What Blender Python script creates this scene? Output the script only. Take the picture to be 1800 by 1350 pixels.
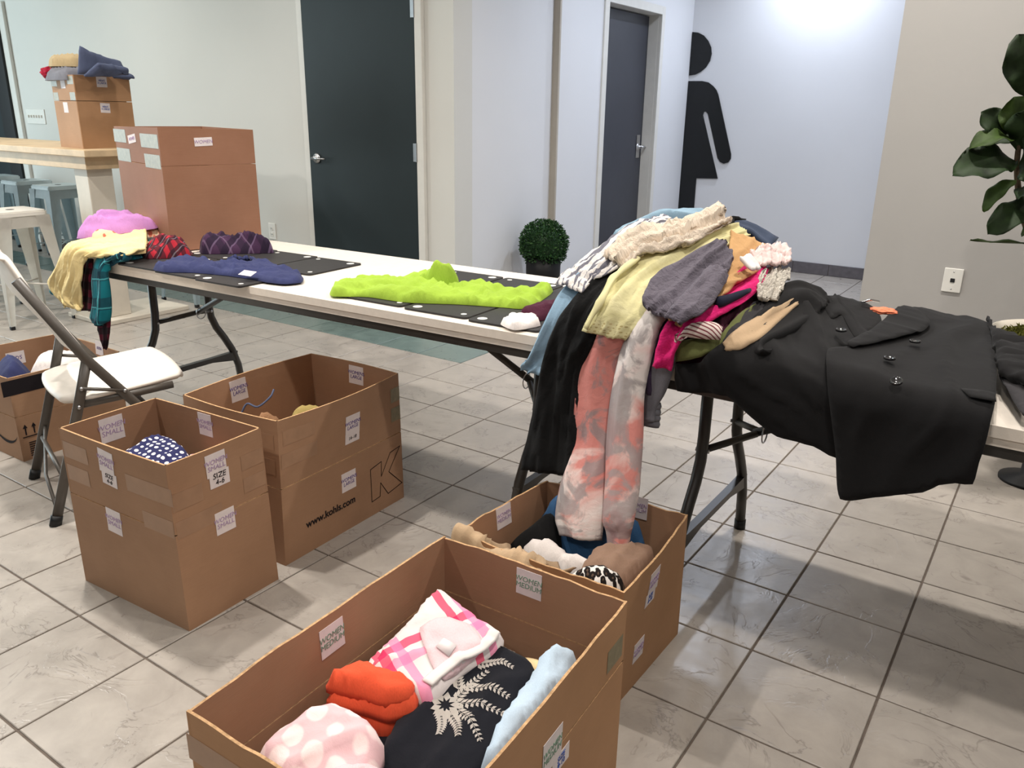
import bpy, bmesh, math, random
from mathutils import Vector, Matrix, noise
from mathutils.geometry import delaunay_2d_cdt

random.seed(7)
for o in list(bpy.data.objects):
    bpy.data.objects.remove(o, do_unlink=True)
scene = bpy.context.scene
COL = scene.collection
R_ = math.radians

# ------------------------------------------------------------------ camera
cam_d = bpy.data.cameras.new('camera')
cam_d.sensor_width = 36.0
cam_d.lens = 28.527
cam_d.clip_start = 0.05
cam = bpy.data.objects.new('camera', cam_d)
COL.objects.link(cam)
cam.matrix_world = Matrix([[0.823767,-0.191628,0.533561,0.481347],[0.566732,0.253511,-0.783931,-1.525892],[0.01496,0.948162,0.317436,1.318424],[0.0,0.0,0.0,1.0]])
scene.camera = cam

# ------------------------------------------------------------------ light and exposure
vs = scene.view_settings
vs.view_transform = 'Standard'
vs.look = 'None'
vs.gamma = 1.0
vs.use_curve_mapping = False
vs.exposure = -0.66

world = bpy.data.worlds.new('world')
scene.world = world
world.use_nodes = True
bg = world.node_tree.nodes['Background']
bg.inputs[0].default_value = (0.86, 0.93, 1.0, 1)
bg.inputs[1].default_value = 0.09


def area(name, loc, rot, sx, sy, power, col, shape='RECTANGLE', spread=180):
    l = bpy.data.lights.new(name, 'AREA')
    l.shape = shape
    l.size = sx
    if shape in ('RECTANGLE', 'ELLIPSE'):
        l.size_y = sy
    l.energy = power
    l.color = col
    l.spread = R_(spread)
    ob = bpy.data.objects.new(name, l)
    ob.location = loc
    ob.rotation_euler = rot
    COL.objects.link(ob)
    return ob


WARM = (1.0, 0.945, 0.875)
COOL = (0.80, 0.87, 1.0)
CEIL_Z = 2.95
# recessed ceiling downlights of the lobby, on their regular grid
for (lx, ly, pw) in [(-1.95, -0.3, 62), (0.25, -0.3, 32), (1.75, -0.3, 16),
                     (-3.85, -0.3, 60), (-3.85, 1.6, 12), (-5.75, -0.3, 66), (-5.75, 1.6, 12),
                     (-1.95, 1.6, 26), (-0.1, 1.6, 56), (1.75, 1.6, 30),
                     (-1.95, -2.2, 34), (-0.1, -2.2, 28), (1.75, -2.2, 16)]:
    area('downlight', (lx, ly, CEIL_Z - 0.02), (0, 0, 0), 0.11, 0.11, pw, WARM, 'DISK', 150)
# hallway downlight close to the far wall
area('hall_downlight', (-1.55, 5.45, CEIL_Z - 0.02), (0, 0, 0), 0.14, 0.14, 40, COOL, 'DISK', 150)
area('hall_downlight', (-1.5, 3.9, CEIL_Z - 0.02), (0, 0, 0), 0.14, 0.14, 40, COOL, 'DISK', 150)
# daylight from the shop windows at the left end of the room
area('window_daylight', (-9.3, -1.2, 1.5), (R_(90), 0, R_(-78)), 4.0, 2.4, 330, (0.76, 0.94, 1.0))


# ------------------------------------------------------------------ materials
def lin(c):
    c = c / 255.0
    return c / 12.92 if c <= 0.04045 else ((c + 0.055) / 1.055) ** 2.4


def rgb(r, g, b):
    return (lin(r), lin(g), lin(b), 1.0)


MATS = {}


class NT:
    """tiny node-tree helper"""
    def __init__(self, name, rough=0.6, spec=0.5):
        self.m = bpy.data.materials.new(name)
        self.m.use_nodes = True
        self.t = self.m.node_tree
        self.b = self.t.nodes['Principled BSDF']
        self.b.inputs['Roughness'].default_value = rough
        self.b.inputs['Specular IOR Level'].default_value = spec

    def n(self, typ, **kw):
        nd = self.t.nodes.new(typ)
        for k, v in kw.items():
            if k.startswith('i_'):
                key = k[2:]
                key = int(key) if key.isdigit() else key.replace('_', ' ')
                nd.inputs[key].default_value = v
            else:
                setattr(nd, k, v)
        return nd

    def l(self, a, b):
        self.t.links.new(a, b)

    def coord(self, kind):
        if kind == 'World':
            return self.n('ShaderNodeNewGeometry').outputs['Position']
        return self.n('ShaderNodeTexCoord').outputs[kind]

    def mapping(self, src, scale=(1, 1, 1), rot=(0, 0, 0), loc=(0, 0, 0)):
        mp = self.n('ShaderNodeMapping')
        mp.inputs['Scale'].default_value = scale
        mp.inputs['Rotation'].default_value = rot
        mp.inputs['Location'].default_value = loc
        self.l(src, mp.inputs[0])
        return mp.outputs[0]

    def noise(self, vec, scale, detail=3, rough=0.5, dist=0.0):
        nd = self.n('ShaderNodeTexNoise')
        nd.inputs['Scale'].default_value = scale
        nd.inputs['Detail'].default_value = detail
        nd.inputs['Roughness'].default_value = rough
        nd.inputs['Distortion'].default_value = dist
        self.l(vec, nd.inputs['Vector'])
        return nd.outputs['Fac']

    def ramp(self, fac, stops, interp='LINEAR'):
        r = self.n('ShaderNodeValToRGB')
        cr = r.color_ramp
        cr.interpolation = interp
        while len(cr.elements) < len(stops):
            cr.elements.new(0.5)
        for e, (p, c) in zip(cr.elements, stops):
            e.position = p
            e.color = c if len(c) == 4 else (*c, 1)
        self.l(fac, r.inputs[0])
        return r.outputs[0]

    def math(self, op, a, b=None, clamp=False):
        nd = self.n('ShaderNodeMath', operation=op, use_clamp=clamp)
        for i, v in enumerate((a, b)):
            if v is None:
                continue
            if isinstance(v, (int, float)):
                nd.inputs[i].default_value = v
            else:
                self.l(v, nd.inputs[i])
        return nd.outputs[0]

    def mix(self, fac, a, b, mode='MIX'):
        nd = self.n('ShaderNodeMix', data_type='RGBA', blend_type=mode)
        for idx, v in ((0, fac), (6, a), (7, b)):
            if isinstance(v, (int, float)):
                nd.inputs[idx].default_value = v
            elif isinstance(v, tuple):
                nd.inputs[idx].default_value = v
            else:
                self.l(v, nd.inputs[idx])
        return nd.outputs[2]

    def sep(self, vec):
        nd = self.n('ShaderNodeSeparateXYZ')
        self.l(vec, nd.inputs[0])
        return nd.outputs

    def base(self, c):
        if isinstance(c, tuple):
            self.b.inputs['Base Color'].default_value = c
        else:
            self.l(c, self.b.inputs['Base Color'])

    def bump(self, h, strength, dist=0.01, prev=None):
        nd = self.n('ShaderNodeBump')
        nd.inputs['Strength'].default_value = strength
        nd.inputs['Distance'].default_value = dist
        self.l(h, nd.inputs['Height'])
        if prev is not None:
            self.l(prev, nd.inputs['Normal'])
        self.l(nd.outputs[0], self.b.inputs['Normal'])
        return nd.outputs[0]


def mat_plain(name, col, rough=0.6, spec=0.5, metal=0.0, nz=0.06, scale=14, bump=0.0, coord='Object'):
    if name in MATS:
        return MATS[name]
    k = NT(name, rough, spec)
    k.b.inputs['Metallic'].default_value = metal
    v = k.coord(coord)
    n1 = k.noise(v, scale, 4, 0.6)
    c2 = tuple(max(0, x * (1 - nz * 2)) for x in col[:3]) + (1,)
    c1 = tuple(min(1, x * (1 + nz)) for x in col[:3]) + (1,)
    k.base(k.ramp(n1, [(0.3, c2), (0.7, c1)]))
    if bump:
        k.bump(k.noise(v, scale * 12, 3), bump, 0.003)
    MATS[name] = k.m
    return k.m


def fabric_finish(k, rough=0.9, weave=900, amt=0.25, crinkle=0.0, cscale=38):
    uv = k.coord('UV')
    k.b.inputs['Roughness'].default_value = rough
    k.b.inputs['Specular IOR Level'].default_value = 0.18
    k.b.inputs['Sheen Weight'].default_value = 0.04
    k.b.inputs['Sheen Roughness'].default_value = 0.5
    prev = None
    if crinkle:
        n2 = k.noise(uv, cscale, 4, 0.6, 0.6)
        prev = k.bump(n2, crinkle, 0.012)
    n1 = k.noise(uv, weave, 2)
    k.bump(n1, amt, 0.0012, prev)


def mat_fabric(name, col, var=0.14, crinkle=0.25, cscale=38, rough=0.9):
    if name in MATS:
        return MATS[name]
    k = NT(name)
    uv = k.coord('UV')
    n1 = k.noise(uv, 9, 4, 0.6)
    n2 = k.noise(uv, 420, 2)
    c1 = tuple(min(1, x * (1 + var)) for x in col[:3]) + (1,)
    c2 = tuple(x * (1 - var) for x in col[:3]) + (1,)
    base = k.ramp(n1, [(0.3, c2), (0.7, c1)])
    base = k.mix(0.18, base, k.ramp(n2, [(0.35, tuple(x * .6 for x in col[:3]) + (1,)), (0.65, c1)]))
    k.base(base)
    fabric_finish(k, rough, crinkle=crinkle, cscale=cscale)
    MATS[name] = k.m
    return k.m


def stripe_mask(k, comp, period, width, offset=0.0):
    a = k.math('ADD', k.math('DIVIDE', comp, period), offset)
    f = k.math('FRACT', a)
    return k.math('LESS_THAN', f, width)


def mat_plaid(name, base, bands, crinkle=0.2, rot=0.0):
    """bands: (axis, period, width, offset, colour, strength)"""
    if name in MATS:
        return MATS[name]
    k = NT(name)
    uv = k.mapping(k.coord('UV'), rot=(0, 0, rot))
    s = k.sep(uv)
    n1 = k.noise(k.coord('UV'), 10, 3)
    c = k.ramp(n1, [(0.3, tuple(x * .88 for x in base[:3]) + (1,)), (0.7, base)])
    for (ax, per, w, off, col, st) in bands:
        m = stripe_mask(k, s[ax], per, w, off)
        c = k.mix(k.math('MULTIPLY', m, st), c, col)
    k.base(c)
    fabric_finish(k, crinkle=crinkle)
    MATS[name] = k.m
    return k.m


def mat_cells(name, base, dot, scale, thr, soft=0.02, rand=1.0, ring=None, crinkle=0.15):
    """spots: polka dots / leopard from a voronoi field"""
    if name in MATS:
        return MATS[name]
    k = NT(name)
    uv = k.coord('UV')
    v = k.n('ShaderNodeTexVoronoi')
    v.inputs['Scale'].default_value = scale
    v.inputs['Randomness'].default_value = rand
    src = uv
    if ring:
        nd = k.n('ShaderNodeVectorMath', operation='ADD')
        nz = k.n('ShaderNodeTexNoise')
        nz.inputs['Scale'].default_value = scale * 1.3
        sc = k.n('ShaderNodeVectorMath', operation='SCALE')
        sc.inputs['Scale'].default_value = 0.6 / scale
        k.l(uv, nz.inputs['Vector'])
        k.l(nz.outputs['Color'], sc.inputs[0])
        k.l(uv, nd.inputs[0])
        k.l(sc.outputs[0], nd.inputs[1])
        src = nd.outputs[0]
    k.l(src, v.inputs['Vector'])
    d = v.outputs['Distance']
    if ring:
        st = [(0.0, ring), (thr * 0.38, ring), (thr * 0.44, dot), (thr, dot), (thr + soft, base), (1, base)]
    else:
        st = [(0.0, dot), (thr, dot), (thr + soft, base), (1, base)]
    k.base(k.ramp(d, st))
    fabric_finish(k, crinkle=crinkle)
    MATS[name] = k.m
    return k.m


# walls, floor and plain surfaces
def mat_wall(name, col):
    k = NT(name, 0.75, 0.3)
    v = k.coord('World')
    n1 = k.noise(v, 1.3, 3)
    k.base(k.ramp(n1, [(0.3, tuple(x * .96 for x in col[:3]) + (1,)), (0.7, col)]))
    k.bump(k.noise(v, 260, 3), 0.10, 0.002)
    return k.m


def mat_tile(name, c_lo, c_hi, c_vein, rough=0.31):
    k = NT(name, rough, 0.5)
    oi = k.n('ShaderNodeObjectInfo')
    v0 = k.coord('World')
    off = k.n('ShaderNodeCombineXYZ')
    rnd = k.math('MULTIPLY', oi.outputs['Random'], 37.0)
    k.l(rnd, off.inputs[0])
    k.l(k.math('MULTIPLY', oi.outputs['Random'], 53.0), off.inputs[1])
    ad = k.n('ShaderNodeVectorMath', operation='ADD')
    k.l(v0, ad.inputs[0])
    k.l(off.outputs[0], ad.inputs[1])
    v = ad.outputs[0]
    n1 = k.noise(v, 9, 6, 0.65, 0.5)
    base = k.ramp(n1, [(0.2, c_lo), (0.8, c_hi)])
    n2 = k.noise(v, 4.2, 5, 0.62, 1.1)
    vein = k.math('ABSOLUTE', k.math('SUBTRACT', n2, 0.5))
    veinm = k.ramp(vein, [(0.0, (1, 1, 1, 1)), (0.006, (0.5, 0.5, 0.5, 1)), (0.016, (0, 0, 0, 1))])
    n3 = k.noise(v, 60, 3)
    veinm = k.math('MULTIPLY', veinm, k.ramp(k.noise(v, 5.5, 2), [(0.42, (0, 0, 0, 1)), (0.62, (1, 1, 1, 1))]))
    base = k.mix(k.math('MULTIPLY', veinm, 0.5), base, c_vein)
    tone = k.math('MULTIPLY_ADD', oi.outputs['Random'], 0.10)
    k.base(base)
    # slate-like steps: height jumps across the veins
    stepn = k.ramp(n2, [(0.35, (0, 0, 0, 1)), (0.49, (0.2, 0.2, 0.2, 1)), (0.51, (0.62, 0.62, 0.62, 1)), (0.7, (1, 1, 1, 1))])
    pb = k.bump(stepn, 0.22, 0.004)
    k.bump(n3, 0.06, 0.002, pb)
    k.l(k.ramp(n1, [(0.3, (rough - .06,) * 3 + (1,)), (0.7, (rough + .1,) * 3 + (1,))]), k.b.inputs['Roughness'])
    return k.m


def mat_card(name, c_lo, c_hi):
    k = NT(name, 0.72, 0.25)
    v = k.coord('Object')
    n1 = k.noise(v, 3.0, 5, 0.6)
    n2 = k.noise(k.mapping(v, (6, 6, 220)), 3.0, 3)
    c = k.ramp(n1, [(0.3, c_lo), (0.7, c_hi)])
    c = k.mix(0.16, c, k.ramp(n2, [(0.35, c_lo), (0.65, c_hi)]))
    k.base(c)
    w = k.n('ShaderNodeTexWave', wave_type='BANDS', bands_direction='Z')
    k.b.inputs['Roughness'].default_value = 0.7
    k.bump(n2, 0.08, 0.004)
    return k.m


M_wall = mat_wall('wall_paint', rgb(208, 207, 202))
M_wall_hall = mat_wall('hall_paint', rgb(216, 217, 220))
M_wall_right = mat_wall('wall_paint_beige', rgb(170, 167, 164))
M_ceil = mat_wall('ceiling_paint', rgb(225, 224, 220))
M_tile = mat_tile('stone_tile', rgb(144, 137, 130), rgb(170, 162, 153), rgb(88, 80, 74))
M_tile_teal = mat_tile('teal_tile', rgb(88, 103, 100), rgb(112, 128, 123), rgb(70, 82, 80))
M_grout = mat_plain('grout', rgb(100, 90, 82), 0.9, 0.2, nz=0.12, scale=30, coord='World')
M_base_tile = mat_plain('baseboard_tile', rgb(98, 94, 98), 0.4, 0.4, nz=0.1, scale=25)
M_door = mat_plain('door_paint', rgb(30, 40, 43), 0.55, 0.3, nz=0.05, scale=4)
M_door2 = mat_plain('hall_door_paint', rgb(54, 56, 64), 0.42, 0.45, nz=0.05, scale=4)
M_frame = mat_plain('frame_paint', rgb(214, 212, 206), 0.5, 0.4, nz=0.02)
M_strip = mat_plain('corner_strip_lobby_light', rgb(176, 168, 156), 0.6, 0.3, nz=0.02)  # hall wall step: warm lobby light put into the colour as beige
M_chrome = mat_plain('brushed_metal', rgb(190, 190, 192), 0.28, 0.5, metal=1.0, nz=0.05)
M_black = mat_plain('black_vinyl', rgb(16, 18, 20), 0.45, 0.4, nz=0.1)
M_plate = mat_plain('white_plate', rgb(222, 220, 214), 0.4, 0.4, nz=0.02)
M_dark = mat_plain('dark_slot', rgb(30, 30, 32), 0.6, 0.3)
M_ttop = mat_plain('table_plastic', rgb(226, 216, 204), 0.42, 0.4, nz=0.03, scale=40, bump=0.12)
M_steel = mat_plain('dark_grey_steel', rgb(58, 55, 52), 0.38, 0.5, nz=0.08)
M_board = mat_plain('black_board', rgb(44, 42, 42), 0.6, 0.35, nz=0.1, scale=60)
M_chairp = mat_plain('chair_plastic', rgb(236, 228, 218), 0.45, 0.4, nz=0.02, scale=40, bump=0.08)
M_chairf = mat_plain('chair_steel', rgb(82, 76, 70), 0.4, 0.5, nz=0.06)
M_card = mat_card('cardboard', rgb(150, 116, 90), rgb(170, 134, 106))
M_card_in = mat_card('cardboard_inside', rgb(150, 114, 88), rgb(170, 132, 104))
M_card_e = mat_card('cardboard_orange', rgb(164, 124, 90), rgb(184, 142, 106))
M_card_r = mat_card('cardboard_red', rgb(138, 98, 76), rgb(154, 112, 90))
M_card_edge = mat_plain('cardboard_edge', rgb(190, 152, 112), 0.85, 0.2, nz=0.2, scale=120)
M_tape = mat_plain('packing_tape', rgb(160, 126, 100), 0.35, 0.4, nz=0.05, scale=20)
M_tape_clear = mat_plain('clear_tape', rgb(130, 120, 92), 0.4, 0.35, nz=0.12, scale=60)
M_paper = mat_plain('label_paper', rgb(226, 216, 216), 0.7, 0.3, nz=0.03, scale=40)
M_ink_purple = mat_plain('purple_ink', rgb(92, 74, 140), 0.7, 0.2)
M_ink_green = mat_plain('green_ink', rgb(120, 150, 130), 0.7, 0.2)
M_ink_pink = mat_plain('faded_ink', rgb(176, 152, 186), 0.7, 0.2)
M_ink_black = mat_plain('black_ink', rgb(30, 26, 30), 0.7, 0.2)
M_ink_blue = mat_plain('blue_ink', rgb(60, 90, 170), 0.7, 0.2)
M_wood = mat_plain('bar_wood', rgb(206, 180, 144), 0.5, 0.35, nz=0.1, scale=8)
M_leg_wood = mat_plain('bar_leg', rgb(206, 198, 184), 0.5, 0.35, nz=0.04, scale=8)
M_stool = mat_plain('stool_white', rgb(224, 220, 212), 0.35, 0.5, nz=0.03)
M_stool_b = mat_plain('stool_pale_blue', rgb(176, 190, 194), 0.3, 0.5, nz=0.04)
M_leaf = mat_plain('fig_leaf', rgb(30, 46, 20), 0.62, 0.2, nz=0.3, scale=20)
M_leaf_l = mat_plain('fig_leaf_light', rgb(48, 66, 22), 0.62, 0.2, nz=0.25, scale=20)
M_stem = mat_plain('fig_stem', rgb(84, 70, 54), 0.8, 0.2, nz=0.2, scale=60)
M_moss = mat_plain('moss', rgb(84, 84, 34), 0.95, 0.1, nz=0.4, scale=90)
M_pot = mat_plain('white_pot', rgb(222, 214, 200), 0.3, 0.5, nz=0.02)
M_pot_b = mat_plain('black_pot', rgb(22, 22, 24), 0.5, 0.3, nz=0.1)
M_box_leaf = mat_plain('boxwood_leaf', rgb(40, 74, 40), 0.5, 0.35, nz=0.35, scale=70)
M_box_leaf2 = mat_plain('boxwood_leaf_light', rgb(62, 100, 50), 0.5, 0.35, nz=0.3, scale=70)
M_button = mat_plain('coat_button', rgb(34, 34, 36), 0.12, 0.7, nz=0.2, scale=100)


# ------------------------------------------------------------------ object helpers
def link(name, me, mat=None, parent=None, smooth=False):
    o = bpy.data.objects.new(name, me)
    COL.objects.link(o)
    if mat is not None and not me.materials:
        me.materials.append(mat)
    if smooth:
        me.polygons.foreach_set('use_smooth', [True] * len(me.polygons))
    if parent is not None:
        o.parent = parent
    return o


def tag(o, label, cat, group=None):
    o['label'] = label
    o['category'] = cat
    if group:
        o['group'] = group
    return o


def thing(name, label, cat, loc=(0, 0, 0), rotz=0.0, group=None):
    o = bpy.data.objects.new(name, None)
    o.empty_display_size = 0.05
    COL.objects.link(o)
    o.location = loc
    o.rotation_euler = (0, 0, rotz)
    return tag(o, label, cat, group)


def struct(o):
    o['kind'] = 'structure'
    return o


def bm_obj(name, bm, mat, parent=None, smooth=False):
    me = bpy.data.meshes.new(name)
    bmesh.ops.recalc_face_normals(bm, faces=bm.faces)
    bm.to_mesh(me)
    bm.free()
    return link(name, me, mat, parent, smooth)


def add_box(bm, x0, x1, y0, y1, z0, z1, bev=0.0, seg=2):
    r = bmesh.ops.create_cube(bm, size=1.0)
    vs_ = r['verts']
    for v in vs_:
        v.co = Vector((x0 + (v.co.x + .5) * (x1 - x0), y0 + (v.co.y + .5) * (y1 - y0), z0 + (v.co.z + .5) * (z1 - z0)))
    if bev > 0:
        es = list({e for v in vs_ for e in v.link_edges})
        bmesh.ops.bevel(bm, geom=es, offset=bev, segments=seg, affect='EDGES', profile=0.5)


def box(name, x0, x1, y0, y1, z0, z1, mat, parent=None, bev=0.0, seg=2):
    bm = bmesh.new()
    add_box(bm, x0, x1, y0, y1, z0, z1, bev, seg)
    return bm_obj(name, bm, mat, parent)


def add_tube(bm, pts, rad, seg=10, cap=True, squash=None):
    pts = [Vector(p) for p in pts]
    n = len(pts)
    rads = rad if isinstance(rad, (list, tuple)) else [rad] * n
    rings = []
    up = None
    for i, p in enumerate(pts):
        if i == 0:
            t = pts[1] - p
        elif i == n - 1:
            t = p - pts[i - 1]
        else:
            t = (pts[i + 1] - p).normalized() + (p - pts[i - 1]).normalized()
        t.normalize()
        if up is None:
            up = Vector((0, 0, 1)) if abs(t.z) < .9 else Vector((0, 1, 0))
        a = t.cross(up)
        a.normalize()
        b = a.cross(t)
        b.normalize()
        up = b
        sa, sb = squash if squash else (1, 1)
        rings.append([bm.verts.new(p + (a * math.cos(2 * math.pi * k / seg) * sa + b * math.sin(2 * math.pi * k / seg) * sb) * rads[i]) for k in range(seg)])
    for i in range(n - 1):
        for k in range(seg):
            bm.faces.new((rings[i][k], rings[i][(k + 1) % seg], rings[i + 1][(k + 1) % seg], rings[i + 1][k]))
    if cap:
        bm.faces.new(rings[0][::-1])
        bm.faces.new(rings[-1])


def tube(name, pts, rad, mat, parent=None, seg=10, squash=None):
    bm = bmesh.new()
    add_tube(bm, pts, rad, seg, True, squash)
    return bm_obj(name, bm, mat, parent, True)


def add_lathe(bm, prof, seg=24, cx=0, cy=0, close=False):
    rings = []
    for (r, z) in prof:
        if r < 1e-5:
            rings.append([bm.verts.new((cx, cy, z))])
        else:
            rings.append([bm.verts.new((cx + r * math.cos(2 * math.pi * k / seg), cy + r * math.sin(2 * math.pi * k / seg), z)) for k in range(seg)])
    for a, b in zip(rings[:-1], rings[1:]):
        for k in range(seg):
            k2 = (k + 1) % seg
            if len(a) == 1 and len(b) > 1:
                bm.faces.new((a[0], b[k], b[k2]))
            elif len(b) == 1 and len(a) > 1:
                bm.faces.new((a[k], a[k2], b[0]))
            elif len(a) > 1:
                bm.faces.new((a[k], a[k2], b[k2], b[k]))


def add_prism(bm, pts, y0, y1, axis='y'):
    """closed 2D outline extruded between two planes"""
    def mk(p, h):
        return {'y': Vector((p[0], h, p[1])), 'x': Vector((h, p[0], p[1])), 'z': Vector((p[0], p[1], h))}[axis]
    a = [bm.verts.new(mk(p, y0)) for p in pts]
    b = [bm.verts.new(mk(p, y1)) for p in pts]
    n = len(pts)
    bm.faces.new(a)
    bm.faces.new(b[::-1])
    for i in range(n):
        bm.faces.new((a[i], b[i], b[(i + 1) % n], a[(i + 1) % n]))


def cat(P, t):
    """Catmull-Rom through a list of vectors at t in [0, n-1]"""
    n = len(P)
    i = min(int(t), n - 2)
    f = t - i
    p1, p2 = P[i], P[i + 1]
    p0 = P[i - 1] if i > 0 else p1 * 2 - p2
    p3 = P[i + 2] if i + 2 < n else p2 * 2 - p1
    return 0.5 * ((2 * p1) + (p2 - p0) * f + (2 * p0 - 5 * p1 + 4 * p2 - p3) * f * f + (3 * p1 - p0 - 3 * p2 + p3) * f * f * f)


def wr(x, y, ang, size, amp, seed=0.0, stretch=0.2, sharp=1.0):
    """directional cloth folds; ang is the running direction of the folds"""
    c, s = math.cos(ang), math.sin(ang)
    u, v = (x * c + y * s), (-x * s + y * c)
    w = noise.noise(Vector((u * 3.1, v * 3.1, seed + 9.1))) * size * 0.9
    n1 = noise.noise(Vector((u / size * stretch, (v + w) / size, seed)))
    n2 = noise.noise(Vector((u / size * stretch * 2.3, (v + w) / size * 2.1, seed + 4.7)))
    r1 = 1 - min(1, abs(n1) * 2.6)
    r2 = 1 - min(1, abs(n2) * 2.4)
    return amp * (0.9 * n1 + 0.3 * n2 + sharp * (r1 ** 3 - 0.2) + 0.35 * sharp * (r2 ** 3 - 0.2))


def sheet_mesh(name, V, UV, F, thick, mat, parent, rim=True):
    """closes a sheet into a cloth body of the given thickness"""
    n = len(V)
    N = [Vector((0, 0, 0)) for _ in range(n)]
    cnt = {}
    for f in F:
        a, b, c = V[f[0]], V[f[1]], V[f[2]]
        nn = (b - a).cross(c - a)
        for i in f:
            N[i] += nn
        m = len(f)
        for j in range(m):
            e = (f[j], f[(j + 1) % m])
            cnt[e] = cnt.get(e, 0) + 1
    bnd = [e for e in cnt if (e[1], e[0]) not in cnt]
    bset = {i for e in bnd for i in e}
    for q in N:
        if q.length > 1e-12:
            q.normalize()
    back = [V[i] - N[i] * (thick * (0.55 if i in bset else 1.0)) for i in range(n)]
    if rim:
        V = [V[i] - N[i] * (thick * 0.25) if i in bset else V[i] for i in range(n)]
    verts = [tuple(v) for v in V] + [tuple(v) for v in back]
    faces = [tuple(f) for f in F] + [tuple(i + n for i in reversed(f)) for f in F]
    faces += [(a, a + n, b + n, b) for (a, b) in bnd]
    me = bpy.data.meshes.new(name)
    me.from_pydata(verts, [], faces)
    uvl = me.uv_layers.new(name='UVMap')
    flat = []
    li = [0] * len(me.loops)
    me.loops.foreach_get('vertex_index', li)
    for i in li:
        u = UV[i % n]
        flat.extend((u[0], u[1]))
    uvl.data.foreach_set('uv', flat)
    return link(name, me, mat, parent, True)


def ribbon(name, P, mat, parent=None, step=0.011, thick=0.010, folds=(), bulge=0.0, uvoff=(0, 0), hem=0.0):
    """cloth strip lofted through rows of control points; folds: (angle, size, amp, seed)"""
    P = [[Vector(q) for q in row] for row in P]
    nr, nc = len(P), len(P[0])
    Ls = sum((P[i + 1][nc // 2] - P[i][nc // 2]).length for i in range(nr - 1))
    Ws = max((row[-1] - row[0]).length for row in P)
    nv = max(6, int(Ls / step))
    nu = max(5, int(Ws / step))
    V, UV = [], []
    cols = []
    for i in range(nv + 1):
        t = i / nv * (nr - 1)
        row = [cat([P[r][c] for r in range(nr)], t) for c in range(nc)]
        w = sum((row[c + 1] - row[c]).length for c in range(nc - 1))
        for j in range(nu + 1):
            V.append(cat(row, j / nu * (nc - 1)))
            UV.append(((j / nu - .5) * w + uvoff[0], i / nv * Ls + uvoff[1]))
    W1 = nu + 1
    G = [[V[i * W1 + j] for j in range(W1)] for i in range(nv + 1)]
    out = []
    for i in range(nv + 1):
        for j in range(W1):
            a = G[min(i + 1, nv)][j] - G[max(i - 1, 0)][j]
            b = G[i][min(j + 1, nu)] - G[i][max(j - 1, 0)]
            nrm = a.cross(b)
            if nrm.length > 1e-12:
                nrm.normalize()
            u, v = UV[i * W1 + j]
            ex = j / nu
            fade = min(1, ex * 6, (1 - ex) * 6) * .6 + .4
            d = bulge * math.sin(math.pi * ex)
            for (an, sz, am, sd) in folds:
                d += wr(u, v, an, sz, am, sd, .075) * fade
            out.append(G[i][j] + nrm * d * SIGN(nrm))
    F = []
    for i in range(nv):
        for j in range(nu):
            a = i * W1 + j
            F.append((a, a + 1, a + W1 + 1, a + W1))
    # orient the outer side outwards (up / towards the room)
    tot = Vector((0, 0, 0))
    for f in F:
        tot += (out[f[1]] - out[f[0]]).cross(out[f[3]] - out[f[0]])
    if tot.dot(Vector((0.1, -0.6, 0.6))) < 0:
        F = [tuple(reversed(f)) for f in F]
    return sheet_mesh(name, out, UV, F, thick, mat, parent)


def SIGN(n):
    return 1 if n.dot(Vector((0.1, -0.6, 0.6))) >= 0 else -1


def resample(poly, step, smooth=True):
    P = [Vector((p[0], p[1])) for p in poly]
    n = len(P)
    out = []
    for i in range(n):
        p0, p1, p2, p3 = P[i - 1], P[i], P[(i + 1) % n], P[(i + 2) % n]
        m = max(1, int((p2 - p1).length / step))
        for k in range(m):
            f = k / m
            if smooth:
                q = 0.5 * ((2 * p1) + (p2 - p0) * f + (2 * p0 - 5 * p1 + 4 * p2 - p3) * f * f + (3 * p1 - p0 - 3 * p2 + p3) * f ** 3)
                q = q * .6 + (p1 + (p2 - p1) * f) * .4
            else:
                q = p1 + (p2 - p1) * f
            out.append(q)
    return out


def inside(p, B):
    c = False
    n = len(B)
    j = n - 1
    for i in range(n):
        a, b = B[i], B[j]
        if (a.y > p.y) != (b.y > p.y) and p.x < (b.x - a.x) * (p.y - a.y) / (b.y - a.y) + a.x:
            c = not c
        j = i
    return c


def bdist(p, B):
    d = 1e9
    n = len(B)
    for i in range(n):
        a, b = B[i], B[(i + 1) % n]
        ab = b - a
        t = max(0, min(1, (p - a).dot(ab) / max(1e-12, ab.dot(ab))))
        d = min(d, (a + ab * t - p).length)
    return d


def tri_poly(poly, step, smooth=True):
    B = resample(poly, step, smooth)
    xs = [b.x for b in B]
    ys = [b.y for b in B]
    pts = list(B)
    x0, x1, y0, y1 = min(xs), max(xs), min(ys), max(ys)
    nx = int((x1 - x0) / step) + 1
    ny = int((y1 - y0) / (step * .866)) + 1
    for i in range(ny + 1):
        for j in range(nx + 1):
            p = Vector((x0 + (j + .5 * (i % 2)) * step, y0 + i * step * .866))
            if inside(p, B) and bdist(p, B) > step * .5:
                pts.append(p)
    nb = len(B)
    ed = [(i, (i + 1) % nb) for i in range(nb)]
    v2, e2, f2, *_ = delaunay_2d_cdt(pts, ed, [list(range(nb))], 1, 1e-6)
    F = []
    for f in f2:
        a, b, c = (v2[i] for i in f[:3])
        if (b - a).cross(c - a) < 0:
            f = list(reversed(f))
        F.append(tuple(f))
    return v2, F, B


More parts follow.
